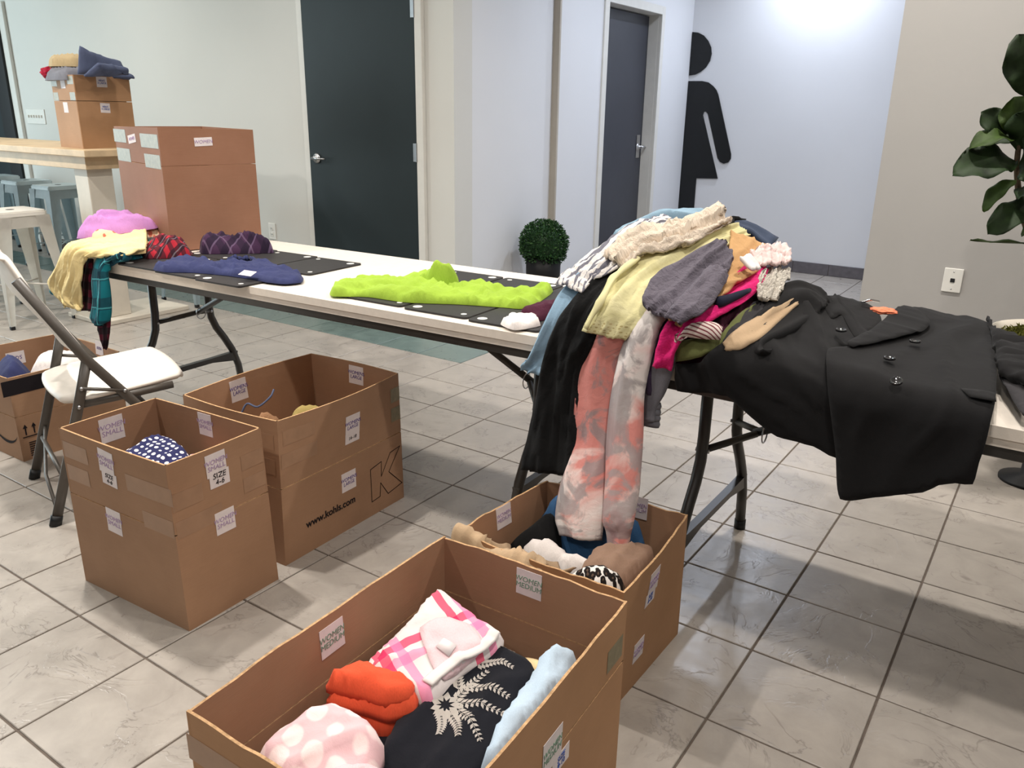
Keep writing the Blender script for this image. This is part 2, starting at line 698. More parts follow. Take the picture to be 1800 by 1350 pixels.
def lump(name, poly, z0, H, mat, parent=None, step=0.012, edge=0.05, folds=(), tilt=(0, 0), smooth=True, dome=0.3, clamp=None, sink=0.0, layers=1, turn=.05, hole=None):
    """a folded or bunched garment: rounded closed body over a plan outline, as one or more folded layers"""
    if clamp:
        poly = [(min(max(p[0], clamp[0]), clamp[1]), min(max(p[1], clamp[2]), clamp[3])) for p in poly]
    pc = Vector((sum(p[0] for p in poly) / len(poly), sum(p[1] for p in poly) / len(poly)))
    verts, faces, UV = [], [], []
    rl = random.Random(len(name) * 7 + layers)
    hl = H / layers
    for ly in range(layers):
        sc = 1 - .035 * ly
        an_ = turn * rl.uniform(-1, 1) if ly else 0.0
        sh = Vector((rl.uniform(-.007, .007), rl.uniform(-.007, .007))) * (1 if ly else 0)
        pp = []
        for p in poly:
            q = Vector((p[0], p[1])) - pc
            q = Vector((q.x * math.cos(an_) - q.y * math.sin(an_), q.x * math.sin(an_) + q.y * math.cos(an_))) * sc
            pp.append(tuple(pc + q + sh))
        v2, F, B = tri_poly(pp, step, smooth)
        if hole:
            HB = [Vector((p[0], p[1])) for p in hole]
            F = [f for f in F if not inside((v2[f[0]] + v2[f[1]] + v2[f[2]]) / 3, HB)]
        ds = [bdist(p, B) for p in v2]
        dm = max(ds) or 1
        eg = edge if layers == 1 else min(edge, hl * .75)
        V, low = [], []
        n0 = len(verts)
        last = ly == layers - 1
        for p, d in zip(v2, ds):
            e = min(1, d / min(eg, dm))
            prof = math.sqrt(max(0, 1 - (1 - e) ** 2))
            wav = wr(p.x, p.y, .8 + ly, .10, hl * .35, ly * 3.1 + len(name)) if layers > 1 else 0
            zb = z0 + ly * hl + tilt[0] * (p.x - pc.x) + tilt[1] * (p.y - pc.y)
            h = hl * (1.0 if layers == 1 else 1.12) * (prof * (1 - dome) + dome * prof * (d / dm))
            fw = 0
            if last:
                for (an, sz, am, sd) in folds:
                    fw += wr(p.x, p.y, an, sz, am, sd)
            V.append((p.x, p.y, zb + max(0.001, h + wav * prof + fw * prof)))
            low.append((p.x, p.y, zb - (sink if ly == 0 else hl * .6)))
            UV.append((p.x - pc.x, p.y - pc.y))
        n = len(V)
        UV += UV[-n:]
        cnt = {}
        for f in F:
            for j in range(3):
                cnt[(f[j], f[(j + 1) % 3])] = 1
        bnd = [e for e in cnt if (e[1], e[0]) not in cnt]
        verts += V + low
        faces += [tuple(i + n0 for i in f) for f in F] + [tuple(i + n + n0 for i in reversed(f)) for f in F] + [(a + n0, a + n + n0, b + n + n0, b + n0) for (a, b) in bnd]
    me = bpy.data.meshes.new(name)
    me.from_pydata(verts, [], faces)
    uvl = me.uv_layers.new(name='UVMap')
    li = [0] * len(me.loops)
    me.loops.foreach_get('vertex_index', li)
    flat = []
    for i in li:
        flat.extend(UV[i])
    uvl.data.foreach_set('uv', flat)
    return link(name, me, mat, parent, True)


HX = [(-1.1,0),(-0.95,0.03),(-0.8,0.12),(-0.65,0.23),(-0.53,0.295),(-0.42,0.325),(-0.3,0.305),(-0.2,0.24),(-0.1,0.16),(0,0.1),(0.1,0.06),(0.25,0.03),(0.6,0.02),(1.2,0.02)]
GY = [(-1,0.3),(0.2,0.32),(0.27,0.36),(0.45,0.66),(0.65,0.9),(0.82,1.0),(0.95,0.98),(1.03,0.75),(1.1,0.0),(3,0)]
YF, ZT = 0.266, 0.745


def interp(x, T):
    if x <= T[0][0]:
        return T[0][1]
    for (a, b) in zip(T[:-1], T[1:]):
        if x <= b[0]:
            return a[1] + (b[1] - a[1]) * (x - a[0]) / (b[0] - a[0])
    return T[-1][1]


def Z0(x, y):
    return ZT + interp(x, HX) * interp(y, GY)


def drape_map(x, s, o, r=0.09):
    """plan coordinate on the right-hand table -> point on the table top or hanging over its front edge"""
    ye = YF - 0.012 - o
    zc = Z0(x, YF) + o
    if s >= 0:
        k = min(1, max(0, 1 - s / r))
        z = Z0(x, ye + s) + o - r * (1 - math.sqrt(1 - k * k))
        return Vector((x, ye + s, z))
    return Vector((x, ye, zc + min(s, 0) - 0.0))


def drape_map2(x, s, o, r=0.06):
    # arc length smooth version: the bend takes the first r metres either side of the edge
    ye = YF - 0.012 - o
    zt = Z0(x, YF + max(s, 0)) + o
    zc = Z0(x, YF) + o
    if s > r:
        return Vector((x, ye + s, zt))
    if s < -r:
        return Vector((x, ye, zc + s))
    a = (r - s) / (2 * r) * math.pi / 2
    return Vector((x, ye + r - r * math.sin(a), (zt if s > 0 else zc) - r + r * math.cos(a)))


def drape(name, poly, o, mat, parent=None, step=0.013, thick=0.008, folds=(), smooth=True, fn=None):
    v2, F, B = tri_poly(poly, step, smooth)
    V, UV = [], []
    for p in v2:
        q = drape_map2(p.x, p.y, o)
        d = 0
        for (an, sz, am, sd) in folds:
            d += wr(p.x, p.y, an, sz, am, sd, .12) * (1 if p.y > -.05 else max(.35, 1 + (p.y + .05) * 6))
        if fn:
            d += fn(p.x, p.y)
        f = min(1, max(0, (p.y + .06) / .12))
        q += Vector((0, -(1 - f), f)) * d
        V.append(q)
        UV.append((p.x, p.y))
    return sheet_mesh(name, V, UV, F, thick, mat, parent)


def text_obj(name, body, size, mat, parent, M, jitter=0.0, shear=0.0, extrude=0.0003, align='CENTER', offset=0.0):
    """lettering as a thin mesh placed with matrix M (x right, y up, z out)"""
    cu = bpy.data.curves.new(name, 'FONT')
    cu.body = body
    cu.size = size
    cu.align_x = align
    cu.align_y = 'CENTER'
    cu.extrude = extrude
    cu.shear = shear
    cu.space_line = 0.9
    cu.offset = offset
    cu.resolution_u = 3
    tmp = bpy.data.objects.new(name, cu)
    me = bpy.data.meshes.new_from_object(tmp)
    bpy.data.objects.remove(tmp)
    bpy.data.curves.remove(cu)
    if jitter:
        for v in me.vertices:
            n1 = noise.noise(Vector((v.co.x / size * 1.7, v.co.y / size * 1.1, 3.3)))
            n2 = noise.noise(Vector((v.co.x / size * 1.9, v.co.y / size * 1.3, 8.1)))
            v.co.x += n1 * jitter * size
            v.co.y += n2 * jitter * size
    me.transform(M)
    me.materials.clear()
    return link(name, me, mat, parent)


def dup(root, loc=None, rotz=None, label=None):
    r = root.copy()
    COL.objects.link(r)
    if loc is not None:
        r.location = loc
    if rotz is not None:
        r.rotation_euler = (0, 0, rotz)
    if label:
        r['label'] = label
    for ch in list(root.children):
        c = ch.copy()
        COL.objects.link(c)
        c.parent = r
        for g in list(ch.children):
            d = g.copy()
            COL.objects.link(d)
            d.parent = c
    return r


DATA_R = {'striped_blouse':[[[-0.469,0.604,1.053],[-0.427,0.573,1.051],[-0.395,0.565,1.046],[-0.365,0.56,1.04]],[[-0.563,0.603,1.024],[-0.504,0.542,1.023],[-0.458,0.506,1.019],[-0.416,0.476,1.014]],[[-0.592,0.492,0.975],[-0.529,0.433,0.976],[-0.485,0.41,0.972],[-0.443,0.388,0.967]],[[-0.615,0.407,0.936],[-0.565,0.371,0.936],[-0.521,0.344,0.934],[-0.484,0.327,0.93]],[[-0.634,0.357,0.91],[-0.59,0.333,0.912],[-0.55,0.313,0.913],[-0.515,0.3,0.912]],[[-0.624,0.294,0.887],[-0.589,0.281,0.888],[-0.557,0.272,0.887],[-0.526,0.262,0.887]]],'denim_crest':[[[-0.63,0.612,0.991],[-0.582,0.549,0.993],[-0.542,0.501,0.993],[-0.512,0.471,0.99]],[[-0.595,0.666,1.021],[-0.547,0.588,1.021],[-0.517,0.546,1.016],[-0.493,0.516,1.01]],[[-0.514,0.645,1.053],[-0.491,0.609,1.045],[-0.469,0.575,1.037],[-0.448,0.544,1.03]],[[-0.438,0.645,1.071],[-0.418,0.614,1.063],[-0.403,0.595,1.053],[-0.389,0.576,1.044]],[[-0.373,0.67,1.074],[-0.357,0.648,1.067],[-0.345,0.633,1.06],[-0.333,0.618,1.052]]],'beige_shirt':[[[-0.326,0.639,1.095],[-0.302,0.615,1.083],[-0.283,0.604,1.069],[-0.265,0.594,1.056]],[[-0.356,0.559,1.069],[-0.33,0.548,1.062],[-0.304,0.536,1.054],[-0.282,0.537,1.045]],[[-0.405,0.5,1.053],[-0.372,0.483,1.043],[-0.339,0.467,1.033],[-0.307,0.451,1.023]],[[-0.478,0.481,1.037],[-0.425,0.435,1.026],[-0.385,0.415,1.013],[-0.347,0.397,0.999]],[[-0.518,0.431,1.008],[-0.475,0.403,1.001],[-0.435,0.377,0.994],[-0.4,0.361,0.985]],[[-0.523,0.358,0.971],[-0.492,0.346,0.969],[-0.462,0.335,0.967],[-0.432,0.323,0.965]]],'black_trousers':[[[-0.368,0.568,1.028],[-0.341,0.596,1.035],[-0.315,0.626,1.042],[-0.293,0.666,1.048],[-0.278,0.732,1.051]],[[-0.444,0.47,0.993],[-0.413,0.469,0.996],[-0.388,0.48,0.997],[-0.362,0.491,0.998],[-0.338,0.502,0.999]],[[-0.511,0.378,0.937],[-0.479,0.372,0.939],[-0.448,0.367,0.94],[-0.418,0.363,0.942],[-0.391,0.367,0.942]],[[-0.552,0.274,0.87],[-0.522,0.27,0.871],[-0.494,0.268,0.871],[-0.465,0.265,0.872],[-0.438,0.263,0.872]],[[-0.585,0.226,0.79],[-0.551,0.225,0.79],[-0.517,0.225,0.789],[-0.485,0.224,0.788],[-0.453,0.225,0.787]],[[-0.624,0.224,0.667],[-0.588,0.224,0.672],[-0.552,0.224,0.677],[-0.518,0.224,0.682],[-0.484,0.224,0.686]],[[-0.638,0.205,0.523],[-0.598,0.204,0.532],[-0.559,0.204,0.54],[-0.521,0.204,0.548],[-0.483,0.205,0.556]],[[-0.652,0.18,0.382],[-0.602,0.179,0.39],[-0.555,0.18,0.397],[-0.507,0.179,0.405],[-0.462,0.18,0.412]]],'denim_shirt':[[[-0.599,0.412,0.919],[-0.555,0.381,0.918],[-0.516,0.358,0.916],[-0.482,0.342,0.912]],[[-0.619,0.323,0.875],[-0.576,0.306,0.876],[-0.536,0.294,0.876],[-0.501,0.287,0.874]],[[-0.618,0.25,0.811],[-0.587,0.249,0.816],[-0.556,0.249,0.821],[-0.526,0.248,0.825]],[[-0.645,0.234,0.737],[-0.613,0.235,0.743],[-0.581,0.235,0.75],[-0.549,0.235,0.756]],[[-0.672,0.235,0.685],[-0.641,0.235,0.692],[-0.611,0.234,0.7],[-0.582,0.235,0.707]],[[-0.693,0.234,0.648],[-0.67,0.234,0.648],[-0.647,0.235,0.648],[-0.625,0.235,0.648]]],'pants_a':[[[-0.424,0.338,0.92],[-0.388,0.341,0.92],[-0.353,0.344,0.919],[-0.318,0.348,0.918]],[[-0.45,0.244,0.831],[-0.413,0.243,0.831],[-0.378,0.245,0.832],[-0.344,0.246,0.832]],[[-0.51,0.232,0.725],[-0.466,0.232,0.731],[-0.423,0.232,0.736],[-0.38,0.232,0.741]],[[-0.518,0.225,0.609],[-0.475,0.224,0.617],[-0.433,0.225,0.625],[-0.392,0.224,0.633]],[[-0.501,0.205,0.491],[-0.461,0.205,0.501],[-0.421,0.205,0.511],[-0.383,0.205,0.52]],[[-0.515,0.165,0.387],[-0.465,0.164,0.401],[-0.417,0.164,0.414],[-0.371,0.165,0.427]],[[-0.505,0.134,0.301],[-0.455,0.135,0.316],[-0.407,0.134,0.33],[-0.359,0.134,0.344]],[[-0.485,0.124,0.258],[-0.441,0.125,0.267],[-0.399,0.125,0.275],[-0.357,0.125,0.284]]],'pants_b':[[[-0.323,0.356,0.93],[-0.293,0.357,0.927],[-0.266,0.366,0.921],[-0.239,0.374,0.916]],[[-0.363,0.255,0.863],[-0.334,0.254,0.86],[-0.306,0.253,0.858],[-0.279,0.254,0.854]],[[-0.388,0.224,0.779],[-0.355,0.225,0.781],[-0.323,0.224,0.783],[-0.291,0.224,0.785]],[[-0.402,0.21,0.668],[-0.368,0.21,0.67],[-0.335,0.21,0.672],[-0.303,0.21,0.674]],[[-0.401,0.189,0.552],[-0.363,0.189,0.561],[-0.326,0.189,0.57],[-0.29,0.189,0.579]],[[-0.382,0.155,0.428],[-0.346,0.155,0.438],[-0.31,0.155,0.448],[-0.275,0.154,0.458]],[[-0.367,0.124,0.346],[-0.334,0.125,0.354],[-0.302,0.125,0.363],[-0.27,0.124,0.371]],[[-0.352,0.119,0.312],[-0.325,0.119,0.318],[-0.299,0.119,0.324],[-0.272,0.119,0.33]],[[-0.341,0.114,0.27],[-0.318,0.115,0.276],[-0.295,0.114,0.283],[-0.273,0.114,0.289]]],'yellow_shirt':[[[-0.266,0.639,1.045],[-0.256,0.639,1.04],[-0.247,0.64,1.035],[-0.237,0.64,1.03],[-0.228,0.641,1.024]],[[-0.32,0.53,1.028],[-0.302,0.519,1.022],[-0.288,0.517,1.014],[-0.273,0.515,1.007],[-0.26,0.513,1.0]],[[-0.389,0.437,0.999],[-0.361,0.426,0.99],[-0.333,0.416,0.982],[-0.306,0.405,0.974],[-0.282,0.401,0.964]],[[-0.441,0.373,0.965],[-0.404,0.358,0.958],[-0.37,0.349,0.951],[-0.337,0.341,0.943],[-0.305,0.331,0.936]],[[-0.465,0.308,0.927],[-0.425,0.293,0.923],[-0.39,0.287,0.918],[-0.356,0.281,0.913],[-0.323,0.277,0.907]],[[-0.467,0.241,0.884],[-0.428,0.234,0.881],[-0.392,0.232,0.877],[-0.357,0.23,0.873],[-0.323,0.228,0.87]],[[-0.474,0.213,0.844],[-0.438,0.211,0.844],[-0.403,0.21,0.843],[-0.369,0.211,0.841],[-0.336,0.211,0.84]],[[-0.491,0.204,0.8],[-0.46,0.204,0.799],[-0.43,0.205,0.798],[-0.4,0.205,0.797],[-0.37,0.205,0.796]]],'mustard_cardigan':[[[-0.262,0.593,1.038],[-0.233,0.608,1.027],[-0.205,0.623,1.015],[-0.178,0.644,1.003]],[[-0.239,0.522,1.001],[-0.209,0.529,0.988],[-0.181,0.54,0.975],[-0.154,0.554,0.962]],[[-0.23,0.422,0.96],[-0.209,0.425,0.953],[-0.189,0.429,0.945],[-0.169,0.434,0.937]],[[-0.238,0.333,0.923],[-0.218,0.335,0.919],[-0.199,0.338,0.914],[-0.18,0.342,0.908]],[[-0.257,0.262,0.895],[-0.235,0.264,0.891],[-0.214,0.265,0.886],[-0.193,0.266,0.882]],[[-0.292,0.225,0.875],[-0.273,0.222,0.868],[-0.253,0.22,0.861],[-0.234,0.219,0.855]]],'grey_shirt':[[[-0.266,0.499,1.024],[-0.255,0.498,1.018],[-0.244,0.496,1.012],[-0.232,0.493,1.007],[-0.221,0.491,1.001]],[[-0.29,0.414,1.0],[-0.267,0.416,0.992],[-0.243,0.418,0.983],[-0.22,0.42,0.975],[-0.197,0.423,0.967]],[[-0.321,0.343,0.969],[-0.286,0.339,0.961],[-0.254,0.34,0.952],[-0.223,0.342,0.943],[-0.192,0.346,0.934]],[[-0.342,0.282,0.939],[-0.303,0.272,0.932],[-0.268,0.268,0.923],[-0.234,0.265,0.914],[-0.2,0.262,0.906]],[[-0.335,0.221,0.911],[-0.308,0.216,0.905],[-0.283,0.214,0.899],[-0.258,0.212,0.892],[-0.234,0.211,0.886]],[[-0.315,0.202,0.89],[-0.3,0.198,0.885],[-0.287,0.197,0.88],[-0.273,0.195,0.874],[-0.26,0.193,0.869]]],'grey_sleeve':[[[-0.232,0.377,0.977],[-0.215,0.377,0.971],[-0.197,0.376,0.965],[-0.181,0.378,0.958]],[[-0.242,0.286,0.94],[-0.219,0.287,0.934],[-0.197,0.287,0.929],[-0.175,0.29,0.924]],[[-0.248,0.204,0.91],[-0.227,0.203,0.905],[-0.206,0.202,0.9],[-0.185,0.203,0.895]],[[-0.258,0.175,0.881],[-0.241,0.174,0.876],[-0.225,0.173,0.871],[-0.208,0.172,0.865]]],'frill':[[[-0.147,0.506,0.943],[-0.134,0.537,0.943],[-0.122,0.57,0.943],[-0.11,0.605,0.942]],[[-0.141,0.46,0.93],[-0.126,0.489,0.927],[-0.11,0.52,0.925],[-0.095,0.552,0.922]],[[-0.131,0.433,0.917],[-0.116,0.454,0.914],[-0.101,0.477,0.911],[-0.086,0.499,0.909]],[[-0.114,0.414,0.902],[-0.104,0.426,0.901],[-0.094,0.437,0.899],[-0.083,0.448,0.898]]],'rose':[[[-0.191,0.551,0.996],[-0.175,0.596,0.998],[-0.159,0.647,1.0],[-0.147,0.713,1.0]],[[-0.174,0.531,0.98],[-0.157,0.574,0.981],[-0.139,0.62,0.98],[-0.124,0.676,0.979]],[[-0.151,0.512,0.962],[-0.137,0.545,0.961],[-0.123,0.579,0.96],[-0.11,0.615,0.959]]],'lace':[[[-0.149,0.574,0.951],[-0.136,0.596,0.947],[-0.123,0.619,0.944],[-0.11,0.644,0.94]],[[-0.134,0.55,0.935],[-0.121,0.565,0.931],[-0.109,0.581,0.926],[-0.096,0.595,0.921]]],'scrap':[[[-0.19,0.466,0.987],[-0.186,0.478,0.989],[-0.182,0.492,0.99],[-0.179,0.507,0.992]],[[-0.169,0.451,0.972],[-0.164,0.465,0.973],[-0.16,0.479,0.974],[-0.155,0.495,0.976]],[[-0.151,0.444,0.96],[-0.146,0.456,0.961],[-0.142,0.469,0.962],[-0.138,0.481,0.962]]],'pink_top':[[[-0.19,0.554,0.973],[-0.174,0.556,0.963],[-0.159,0.557,0.954],[-0.144,0.559,0.945]],[[-0.195,0.444,0.944],[-0.173,0.45,0.934],[-0.151,0.456,0.925],[-0.129,0.464,0.915]],[[-0.217,0.348,0.914],[-0.192,0.349,0.906],[-0.167,0.353,0.897],[-0.144,0.357,0.889]],[[-0.242,0.273,0.884],[-0.217,0.272,0.878],[-0.192,0.272,0.871],[-0.169,0.272,0.865]],[[-0.271,0.227,0.853],[-0.249,0.228,0.849],[-0.227,0.229,0.845],[-0.205,0.229,0.841]],[[-0.283,0.209,0.804],[-0.265,0.209,0.804],[-0.246,0.209,0.803],[-0.228,0.21,0.802]],[[-0.292,0.209,0.742],[-0.275,0.209,0.742],[-0.258,0.208,0.742],[-0.242,0.209,0.741]]],'grey_joggers':[[[-0.288,0.29,0.863],[-0.265,0.289,0.856],[-0.242,0.288,0.85],[-0.219,0.287,0.843]],[[-0.321,0.254,0.82],[-0.293,0.254,0.817],[-0.266,0.256,0.814],[-0.24,0.258,0.811]],[[-0.333,0.243,0.745],[-0.303,0.242,0.746],[-0.274,0.242,0.748],[-0.246,0.242,0.749]],[[-0.336,0.243,0.661],[-0.311,0.242,0.665],[-0.287,0.242,0.669],[-0.263,0.242,0.673]],[[-0.336,0.243,0.615],[-0.318,0.242,0.618],[-0.301,0.242,0.621],[-0.283,0.242,0.624]],[[-0.333,0.243,0.579],[-0.315,0.243,0.583],[-0.297,0.242,0.588],[-0.28,0.243,0.591]]],'joggers_panel':[[[-0.306,0.266,0.848],[-0.289,0.264,0.842],[-0.273,0.261,0.835],[-0.257,0.26,0.829]],[[-0.327,0.239,0.793],[-0.314,0.238,0.791],[-0.301,0.238,0.788],[-0.288,0.238,0.785]],[[-0.33,0.237,0.735],[-0.318,0.237,0.735],[-0.307,0.238,0.734],[-0.296,0.237,0.734]],[[-0.32,0.237,0.663],[-0.311,0.238,0.661],[-0.302,0.237,0.661],[-0.293,0.237,0.659]]],'striped_top':[[[-0.144,0.26,0.858],[-0.141,0.248,0.849],[-0.139,0.237,0.839],[-0.137,0.228,0.829]],[[-0.176,0.262,0.867],[-0.172,0.244,0.855],[-0.17,0.231,0.842],[-0.169,0.22,0.828]],[[-0.208,0.239,0.86],[-0.21,0.228,0.849],[-0.212,0.22,0.837],[-0.215,0.213,0.825]],[[-0.233,0.212,0.826],[-0.233,0.21,0.82],[-0.232,0.208,0.814],[-0.232,0.207,0.808]]],'olive_pants':[[[-0.126,0.427,0.887],[-0.124,0.412,0.881],[-0.122,0.397,0.876],[-0.12,0.382,0.871]],[[-0.143,0.345,0.869],[-0.137,0.314,0.857],[-0.133,0.29,0.844],[-0.131,0.271,0.83]],[[-0.154,0.27,0.836],[-0.152,0.257,0.826],[-0.152,0.247,0.814],[-0.152,0.238,0.802]],[[-0.196,0.246,0.825],[-0.194,0.236,0.81],[-0.193,0.23,0.794],[-0.192,0.225,0.777]],[[-0.248,0.23,0.808],[-0.245,0.226,0.793],[-0.243,0.225,0.776],[-0.241,0.224,0.759]]],'tan_trousers':[[[-0.062,0.533,0.886],[-0.056,0.525,0.882],[-0.051,0.518,0.879],[-0.046,0.51,0.875]],[[-0.088,0.424,0.876],[-0.077,0.418,0.87],[-0.065,0.412,0.865],[-0.054,0.406,0.859]],[[-0.109,0.339,0.861],[-0.094,0.327,0.853],[-0.079,0.313,0.845],[-0.064,0.3,0.838]],[[-0.128,0.276,0.843],[-0.115,0.267,0.834],[-0.102,0.258,0.824],[-0.09,0.25,0.815]],[[-0.137,0.245,0.821],[-0.132,0.241,0.816],[-0.128,0.237,0.81],[-0.123,0.234,0.804]]],'charcoal_jacket':[[[-0.123,0.481,0.9],[-0.105,0.536,0.9],[-0.086,0.593,0.901],[-0.066,0.654,0.901]],[[-0.134,0.374,0.874],[-0.106,0.414,0.873],[-0.077,0.456,0.872],[-0.05,0.507,0.869]],[[-0.137,0.293,0.848],[-0.109,0.311,0.846],[-0.082,0.333,0.844],[-0.055,0.354,0.842]],[[-0.147,0.253,0.82],[-0.122,0.255,0.815],[-0.097,0.257,0.81],[-0.073,0.257,0.805]]],'dark_denim':[[[-0.299,0.68,1.054],[-0.288,0.668,1.046],[-0.278,0.657,1.037],[-0.268,0.646,1.029]],[[-0.265,0.733,1.043],[-0.256,0.716,1.034],[-0.248,0.7,1.027],[-0.239,0.684,1.019]],[[-0.224,0.761,1.021],[-0.217,0.734,1.013],[-0.211,0.707,1.005],[-0.204,0.681,0.998]],[[-0.19,0.774,1.001],[-0.187,0.743,0.994],[-0.184,0.712,0.988],[-0.181,0.682,0.981]]],'maroon_top':[[[-0.147,0.549,0.91],[-0.136,0.528,0.899],[-0.126,0.508,0.888],[-0.115,0.486,0.878]],[[-0.156,0.453,0.893],[-0.146,0.432,0.881],[-0.137,0.411,0.87],[-0.127,0.39,0.858]],[[-0.173,0.366,0.87],[-0.164,0.345,0.859],[-0.154,0.325,0.848],[-0.146,0.308,0.837]],[[-0.206,0.306,0.855],[-0.199,0.296,0.845],[-0.191,0.286,0.834],[-0.185,0.277,0.823]]],'coat_lapel_sleeve':[[[-0.009,0.64,0.881],[-0.005,0.618,0.875],[0.001,0.595,0.87],[0.006,0.571,0.865]],[[-0.049,0.653,0.903],[-0.033,0.61,0.889],[-0.016,0.566,0.875],[-0.001,0.523,0.862]],[[-0.085,0.634,0.92],[-0.06,0.574,0.897],[-0.036,0.512,0.876],[-0.011,0.45,0.857]],[[-0.106,0.543,0.914],[-0.079,0.479,0.889],[-0.054,0.416,0.867],[-0.029,0.354,0.846]],[[-0.101,0.419,0.885],[-0.085,0.369,0.866],[-0.069,0.318,0.849],[-0.055,0.275,0.831]],[[-0.08,0.304,0.848],[-0.07,0.278,0.836],[-0.061,0.258,0.823],[-0.055,0.242,0.809]]],'yellow_drape':[[[-2.744,0.452,0.82],[-2.632,0.378,0.815],[-2.538,0.316,0.808],[-2.449,0.257,0.802]],[[-2.802,0.389,0.816],[-2.677,0.314,0.808],[-2.561,0.244,0.801],[-2.455,0.18,0.793]],[[-2.848,0.278,0.805],[-2.719,0.209,0.798],[-2.624,0.159,0.787],[-2.588,0.141,0.767]],[[-2.839,0.16,0.792],[-2.77,0.142,0.779],[-2.718,0.133,0.763],[-2.679,0.13,0.745]],[[-2.879,0.121,0.701],[-2.824,0.124,0.69],[-2.768,0.126,0.68],[-2.714,0.128,0.669]],[[-2.962,0.117,0.616],[-2.89,0.121,0.6],[-2.818,0.124,0.584],[-2.749,0.127,0.568]],[[-2.868,0.122,0.543],[-2.831,0.123,0.539],[-2.794,0.125,0.535],[-2.759,0.126,0.532]]],'teal_sleeve':[[[-2.473,0.213,0.781],[-2.464,0.193,0.778],[-2.467,0.181,0.773],[-2.475,0.173,0.766]],[[-2.543,0.192,0.778],[-2.531,0.177,0.771],[-2.528,0.167,0.763],[-2.529,0.159,0.753]],[[-2.635,0.163,0.763],[-2.6,0.156,0.753],[-2.569,0.152,0.742],[-2.544,0.151,0.731]],[[-2.677,0.145,0.671],[-2.635,0.146,0.676],[-2.594,0.148,0.681],[-2.554,0.15,0.686]],[[-2.701,0.144,0.576],[-2.659,0.145,0.582],[-2.617,0.147,0.588],[-2.576,0.149,0.593]],[[-2.734,0.142,0.511],[-2.689,0.144,0.513],[-2.645,0.146,0.515],[-2.602,0.148,0.516]],[[-2.718,0.143,0.48],[-2.689,0.144,0.482],[-2.66,0.145,0.484],[-2.632,0.147,0.486]]],'teal_tail':[[[-2.985,0.142,0.634],[-2.946,0.143,0.626],[-2.906,0.145,0.619],[-2.867,0.147,0.612]],[[-3.01,0.141,0.578],[-2.967,0.142,0.573],[-2.923,0.144,0.568],[-2.881,0.146,0.563]],[[-2.973,0.142,0.563],[-2.942,0.143,0.561],[-2.912,0.145,0.56],[-2.882,0.146,0.558]]],'plaid_strip':[[[-2.773,0.172,0.743],[-2.748,0.174,0.743],[-2.722,0.175,0.743],[-2.697,0.176,0.744]],[[-2.783,0.158,0.679],[-2.753,0.159,0.681],[-2.725,0.161,0.683],[-2.696,0.162,0.685]],[[-2.814,0.157,0.594],[-2.782,0.158,0.594],[-2.75,0.16,0.594],[-2.719,0.161,0.594]],[[-2.843,0.156,0.516],[-2.807,0.157,0.52],[-2.771,0.159,0.523],[-2.736,0.16,0.526]]],'plaid_tip':[[[-2.723,0.158,0.559],[-2.679,0.16,0.569],[-2.636,0.161,0.579],[-2.594,0.163,0.588]],[[-2.718,0.158,0.501],[-2.682,0.159,0.506],[-2.646,0.161,0.511],[-2.611,0.163,0.517]],[[-2.704,0.159,0.432],[-2.683,0.16,0.435],[-2.661,0.16,0.438],[-2.64,0.161,0.442]],[[-2.685,0.159,0.382],[-2.682,0.159,0.38],[-2.679,0.16,0.378],[-2.675,0.16,0.376]]]}
DATA_D = {'coat_left':[[-0.245,-0.11],[-0.184,-0.081],[-0.12,0.04],[-0.077,0.127],[-0.051,0.28],[-0.018,0.42],[0.031,0.528],[0.088,0.511],[0.167,0.368],[0.108,0.216],[0.09,0.156],[0.159,-0.161],[0.097,-0.163],[0.06,-0.167],[0.015,-0.172],[-0.034,-0.157],[-0.078,-0.138],[-0.107,-0.124],[-0.162,-0.146],[-0.234,-0.174]],'coat_front':[[0.077,0.115],[0.114,0.194],[0.165,0.314],[0.177,0.456],[0.153,0.673],[0.2,0.799],[0.279,0.8],[0.329,0.8],[0.362,0.669],[0.398,0.312],[0.415,0.11],[0.419,0.037],[0.419,-0.057],[0.416,-0.113],[0.413,-0.163],[0.383,-0.169],[0.354,-0.182],[0.328,-0.207],[0.253,-0.239],[0.171,-0.275],[0.147,-0.17],[0.119,-0.055]],'coat_lapel':[[0.101,0.199],[0.127,0.341],[0.134,0.542],[0.142,0.65],[0.178,0.656],[0.225,0.547],[0.221,0.438],[0.175,0.299],[0.12,0.174]],'coat_lapel2':[[-0.02,0.407],[0.034,0.516],[0.086,0.521],[0.128,0.428],[0.111,0.263],[0.079,0.307],[0.042,0.371],[0.03,0.318]],'coat_pocket':[[0.353,0.082],[0.384,0.094],[0.414,0.092],[0.421,0.042],[0.397,0.041],[0.374,0.041]],'coat_sleeve':[[0.332,0.788],[0.369,0.614],[0.421,0.554],[0.507,0.484],[0.528,0.177],[0.456,0.213],[0.415,0.262],[0.401,0.299]],'coat_buttons':[[0.225,0.322],[0.202,0.152],[0.239,0.031],[0.076,0.235]],'black_slacks':[[0.437,0.353],[0.497,0.071],[0.486,0.044],[0.469,0.048],[0.428,0.187],[0.403,0.303]]}
